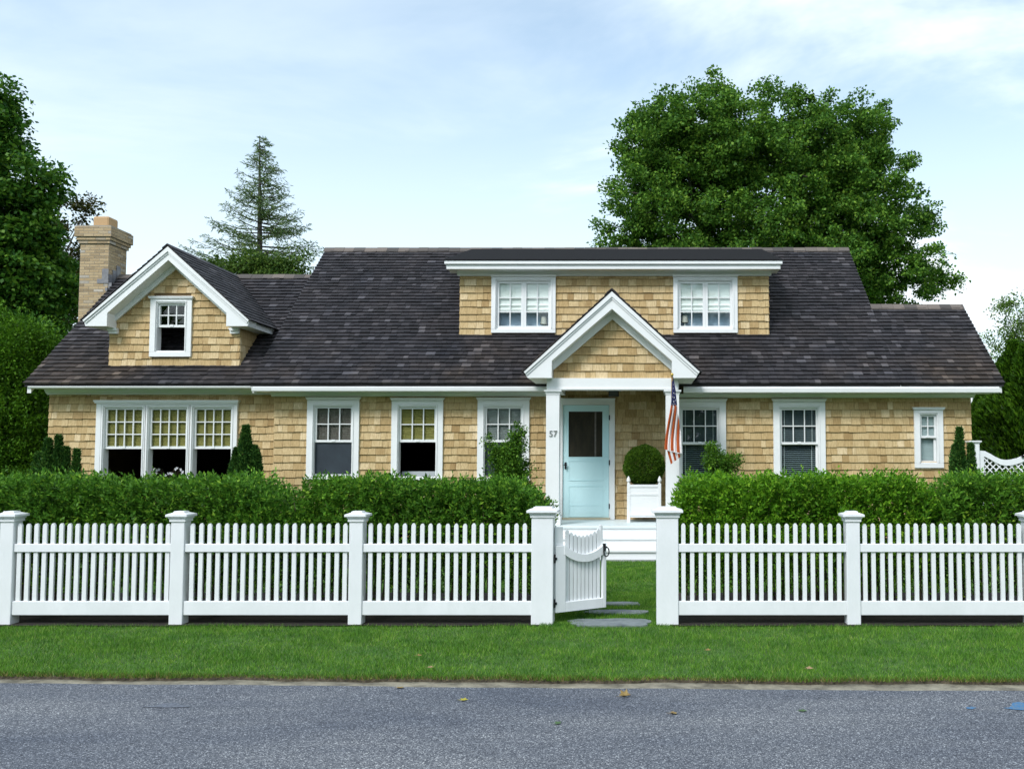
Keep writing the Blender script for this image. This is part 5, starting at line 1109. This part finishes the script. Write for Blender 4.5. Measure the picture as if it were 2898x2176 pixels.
# hedges
def hedge(label, xa, xb, ztop_fn, y0, y1, m, dens, seed, extra=None):
    rg = np.random.default_rng(seed); x0 = (xa + xb) / 2; t = thing('privet_hedge', (x0, (y0 + y1) / 2, 0), label, 'hedge', 'privet hedges behind the picket fence')
    Ln = xb - xa; ns = int(dens * Ln)
    x = xa + Ln * rg.random(ns); y = y0 + (y1 - y0) * (rg.beta(0.75, 0.9, ns)); hh = rg.random(ns) ** 0.72
    zt = np.array([ztop_fn(a) for a in x]); lo = 0.16
    z = lo + (zt - 0.085 - lo) * hh
    # rounded ends and lumpy faces
    e = np.minimum(x - xa, xb - x); lump = 0.09 * np.sin(x * 6.1 + z * 4 + seed) + 0.07 * np.sin(x * 15 + z * 11 + seed) + 0.05 * np.sin(x * 31 - z * 23)
    keep = rg.random(ns) < np.clip(0.30 + (z - lo) * 1.3, 0, 1)
    y = np.where(y < (y0 + y1) / 2, y - lump * 0.5, y + lump * 0.5)
    x, y, z, e, zt = x[keep], y[keep], z[keep], e[keep], zt[keep]
    z = z - np.where(e < 0.15, (0.15 - e) * 0.8 * hh[keep], 0); k = len(x)
    base = np.stack([x, y, z], 1)
    fy = np.where(y < (y0 + y1) / 2, -1.0, 1.0)[:, None] * np.array([0, 1.0, 0]) * rg.uniform(0.2, 1.0, k)[:, None]
    tv = unit(fy + np.array([0, 0, 1.0]) * rg.uniform(0.35, 1.4, k)[:, None] + rg.normal(size=(k, 3)) * 0.35)
    sl_ = rg.uniform(0.05, 0.13, k); stray = rg.random(k) < 0.06; sl_ = np.where(stray & (z > zt - 0.25), sl_ * 1.6, sl_)
    NL = 7; P = []; D = []
    for j in range(NL):
        p = base + tv * (sl_ * (j / (NL - 1)))[:, None]; a = j * 2.4 + rg.random(k) * 1.0
        s1 = unit(np.cross(tv, np.array([0.3, 0.2, 1.0]))); s2 = np.cross(tv, s1); lat = s1 * np.cos(a)[:, None] + s2 * np.sin(a)[:, None]
        P.append(p); D.append(tv * (0.5 + 0.5 * j / NL) + lat * (0.95 - 0.6 * j / NL))
    P = np.concatenate(P); D = np.concatenate(D)
    leaves('foliage', P, D, 0.050, 0.023, m, t, 0.08)
    q = MB(); rr_ = random.Random(seed); nst = int(Ln * 17)
    for i in range(nst):
        xx = xa + 0.05 + (Ln - 0.1) * (i + rr_.random()) / nst; yy = y0 + 0.15 + (y1 - y0 - 0.3) * rr_.random(); lean = rr_.uniform(-.15, .15); h_ = ztop_fn(xx) * rr_.uniform(0.6, 0.85)
        q.tube([(xx, yy, 0), (xx + lean * 0.4, yy + rr_.uniform(-.05, .05), h_ * 0.5), (xx + lean, yy + rr_.uniform(-.12, .12), h_)], [0.011, 0.008, 0.003], 5)
        for s_ in range(3):
            zz_ = rr_.uniform(0.1, 0.6) * h_; q.tube([(xx + lean * 0.4 * zz_ / h_ * 2 if 0 else xx, yy, zz_), (xx + rr_.uniform(-.15, .15), yy + rr_.uniform(-.15, .15), zz_ + 0.25)], [0.005, 0.002], 4)
    q.build('stems', M['stem'], t); return t
HY0, HY1 = 8.72, 9.50
def hx_(px): return AX(px, 1400, HY0 + 0.1)
def wob(x, s): return 0.018 * math.sin(x * 3.1 + s) + 0.012 * math.sin(x * 9.7 + s * 2)
ztl = AZ(1346, HY0)
def top_a(x): d = hx_(815) - x; return ztl + wob(x, 1) + (0.10 * math.exp(-((x - hx_(795)) / 0.08) ** 2)) - max(0, 0.45 - d) * (0.55) + (0.0)
def top_b(x):
    px = 1800 + (x / (HY0 + 0.1)) * F
    return np.interp(px, [840, 870, 940, 1000, 1060, 1150, 1260, 1340, 1440, 1500, 1545, 1570], [AZ(v, HY0) for v in (1400, 1352, 1345, 1352, 1345, 1350, 1356, 1347, 1352, 1375, 1405, 1450)]) + wob(x, 4)
def top_c(x):
    px = 1800 + (x / (HY0 + 0.1)) * F
    return np.interp(px, [1900, 1925, 1960, 2300, 2390, 2560, 2625, 2655], [AZ(v, HY0) for v in (1400, 1352, 1340, 1336, 1346, 1342, 1352, 1400)]) + wob(x, 7)
def top_d(x):
    px = 1800 + (x / (HY0 + 0.1)) * F
    return np.interp(px, [2655, 2690, 2740, 2900], [AZ(v, HY0) for v in (1385, 1348, 1340, 1342)]) + wob(x, 9)
hedge('long clipped privet hedge from the left edge of the photo to the first gap', -8.2, hx_(822), top_a, HY0 - 0.12, HY1, M['privet'], 3300, 21)
hedge('uneven loose privet hedge between the gap and the left gate post', hx_(838), hx_(1552), top_b, HY0, HY1, M['privet'], 3300, 22)
hedge('bright-ended privet hedge starting at the right gate post', hx_(1906), hx_(2652), top_c, HY0, HY1, M['privet2'], 3300, 23)
hedge('privet hedge beyond the narrow gap at the right edge of the photo', hx_(2648), 7.2, top_d, HY0, HY1, M['privet'], 3300, 24)

# grass
def grass(name, regions, label, m=None):
    rg = np.random.default_rng(5); Vs = []
    for (xa, xb, ya, yb, n, hmin, hmax, wd, filt) in regions:
        x = rg.uniform(xa, xb, n); y = rg.uniform(ya, yb, n)
        if filt is not None: k = filt(x, y, rg); x, y = x[k], y[k]
        n = len(x); h = rg.uniform(hmin, hmax, n) * (0.85 + 0.25 * np.sin(x * 3.3 + y * 2.1) * np.sin(y * 4.7 - x)); a = rg.uniform(0, 2 * math.pi, n); ln2 = rg.normal(size=(n, 2)) * 0.45
        P = np.stack([x, y, np.zeros(n) - 0.004], 1); s_ = np.stack([np.cos(a), np.sin(a), np.zeros(n)], 1) * wd
        tp_ = P + np.stack([ln2[:, 0] * h, ln2[:, 1] * h, h], 1)
        Vs.append(np.stack([P - s_, P + s_, tp_], 1))
    V = np.concatenate(Vs); o = quadmesh(name, V, m or M['grass']); o['label'] = label; o['kind'] = 'stuff'; o['category'] = 'grass'; return o
te = np.vectorize(turf_edge)
def f_edge2(x, y, rg): return (y > te(x) - 0.03) & (y < te(x) + 0.05)
def f_verge(x, y, rg): return (y > te(x) + 0.02 + 0.03 * rg.random(len(x)))
def f_edge(x, y, rg): return (y > te(x) - 0.01) & (y < te(x) + 0.10)
ST = []
for k, (pxa, pxb, pya, pyb) in enumerate(((1608, 1842, 1747, 1773), (1655, 1832, 1723, 1738), (1690, 1814, 1701, 1712))):
    ya, yb = EYE * F / (pyb - 1294) + 0.02, EYE * F / (pya - 1294); ym = (ya + yb) / 2; ST.append(((AX(pxa, pya, ym) + AX(pxb, pya, ym)) / 2, ym, (AX(pxb, pya, ym) - AX(pxa, pya, ym)) / 2, (yb - ya) / 2))
def f_path(x, y, rg):
    k = np.ones(len(x), bool)
    for (cx_, cy_, rx, ry) in ST: k &= ((((x - cx_) / rx) ** 2 + ((y - cy_) / ry) ** 2) > 0.40 + 0.35 * rg.random(len(x)))
    return k
def f_under(x, y, rg): return ((x > GX0 - 0.03) & (x < GX1 + 0.03)) | (y < YF - 0.055 + 0.025 * np.sin(x * 9) + 0.02 * rg.random(len(x)))
grass('grass', [(-8.5, 7.5, 6.1, 8.36, 250000, 0.022, 0.048, 0.0026, lambda x, y, rg: f_verge(x, y, rg) & f_under(x, y, rg) & f_path(x, y, rg)),
                (-8.5, 7.5, 5.9, 6.7, 78000, 0.02, 0.05, 0.0026, f_edge),
                (GX0 - 0.02, GX1 + 0.02, 8.3, 10.4, 24000, 0.025, 0.05, 0.003, f_path),
                (-2.2, 2.0, 10.3, 13.45, 60000, 0.025, 0.05, 0.0036, f_path),
                (-8, -2.2, 10.3, 15.2, 30000, 0.03, 0.06, 0.006, None), (2.0, 7, 10.3, 15.2, 26000, 0.03, 0.06, 0.006, None)], 'short green lawn grass on the verge and in the garden')

grass('dry_turf_edge', [(-8.5, 7.5, 5.9, 6.6, 90000, 0.015, 0.045, 0.0026, f_edge2)], 'brown and straw coloured grass fringe along the road', M['drygrass'])
# wood across the street, behind the camera: it is what the window glass reflects
n = 42000; P = np.stack([RNG.uniform(-60, 60, n), RNG.uniform(-30, -24, n), RNG.random(n) ** 0.8 * 13.0], 1); P[:, 2] *= 0.75 + 0.25 * np.sin(P[:, 0] * 0.5)
fw_ = thing('far_wood', (0, -30, 0), 'band of dark trees across the street behind the viewpoint', 'wood'); fo_ = leaves('crowns', P, RNG.normal(size=(n, 3)), 0.9, 0.6, M['maple_dark'], None)
bpy.data.objects.remove(fw_); fo_.name = 'far_wood'; fo_['kind'] = 'stuff'; fo_['label'] = 'band of dark trees across the street behind the viewpoint'; fo_['category'] = 'wood'
# fallen leaves
def fallen(px, py, size, m, label, z=-0.028, curl=0.3, rot=0.5, name='fallen_leaf'):
    Y = (EYE - z) * F / (py - 1294); x = AX(px, py, Y); q = MB(); n = 11; pts = []
    for i in range(n):
        a = 2 * math.pi * i / n; r = size * (1 if i % 2 == 0 else 0.62); lx, ly = r * math.cos(a), r * 0.75 * math.sin(a)
        pts.append((x + lx * math.cos(rot) - ly * math.sin(rot), Y + lx * math.sin(rot) + ly * math.cos(rot), z + 0.004 + curl * (abs(ly) + abs(lx) * 0.4) * (1.3 if ly > 0 else 0.5)))
    for i in range(n): q.face([(x, Y, z + 0.003), pts[i], pts[(i + 1) % n]])
    q.tube([(x, Y, z + 0.004), (x - size * 1.3, Y - size * 0.3, z + 0.008)], [0.0015, 0.001], 4)
    o = q.build(name, m); props(o, label, 'leaf', 'leaves fallen on road and verge')
fallen(1312.6, 1970, 0.030, M['leaf_yellow'], 'yellow-green fallen leaf lying on the road left of centre', rot=0.3)
fallen(1768, 1960, 0.042, M['leaf_brown'], 'large curled brown and yellow leaf on the road below the gate', curl=0.9, rot=0.1)
fallen(1906, 2006, 0.034, M['leaf_brown'], 'flat dark brown leaf on the road below the right gate post', curl=0.25, rot=2.0)
fallen(1578, 2033, 0.032, M['leaf_green'], 'green leaf lying flat on the road near its middle', curl=0.12, rot=1.2)
fallen(2271, 1999, 0.03, M['leaf_green'], 'small green leaf lying flat on the right part of the road', curl=0.1, rot=0.2)
fallen(1133, 1936, 0.032, M['leaf_brown'], 'thin dark leaf at the sandy edge of the road', curl=0.15, rot=2.9)
fallen(2291, 1884, 0.034, M['leaf_tan'], 'pale tan leaf lying in the verge grass at right', z=0.035, curl=0.4)
fallen(2004, 1833, 0.028, M['leaf_brown'], 'brown leaf in the verge grass below the right fence', z=0.032, curl=0.4)
fallen(1219, 1880, 0.024, M['leaf_tan'], 'small rusty leaf in the verge grass left of centre', z=0.03, curl=0.3)
fallen(1187, 1848, 0.028, M['leaf_brown'], 'dark brown leaf in the verge grass below the third fence bay', z=0.03, curl=0.4, rot=1.4)
# marks on the road
def patch(name, pts, m, z=-0.026):
    q = MB(); P = []
    for px, py in pts: Y = (EYE - z) * F / (py - 1294); P.append((AX(px, py, Y), Y, z))
    q.face(P[::-1]); return props(q.build(name, m), kind='structure')
patch('paint_mark', [(2838, 1990), (2858, 1988), (2866, 1975), (2884, 1973), (2898, 1976), (2935, 1974), (2940, 1992), (2900, 1996), (2868, 1994)], M['bluepaint'])
patch('paint_mark', [(2732, 1989), (2748, 1986), (2764, 1989), (2752, 1993), (2738, 1992)], M['bluepaint'])
patch('tar_patch', [(395, 1987), (440, 1984), (455, 1979), (480, 1976), (500, 1975), (512, 1981), (545, 1985), (520, 1988), (470, 1989), (430, 1988)], M['tar'])
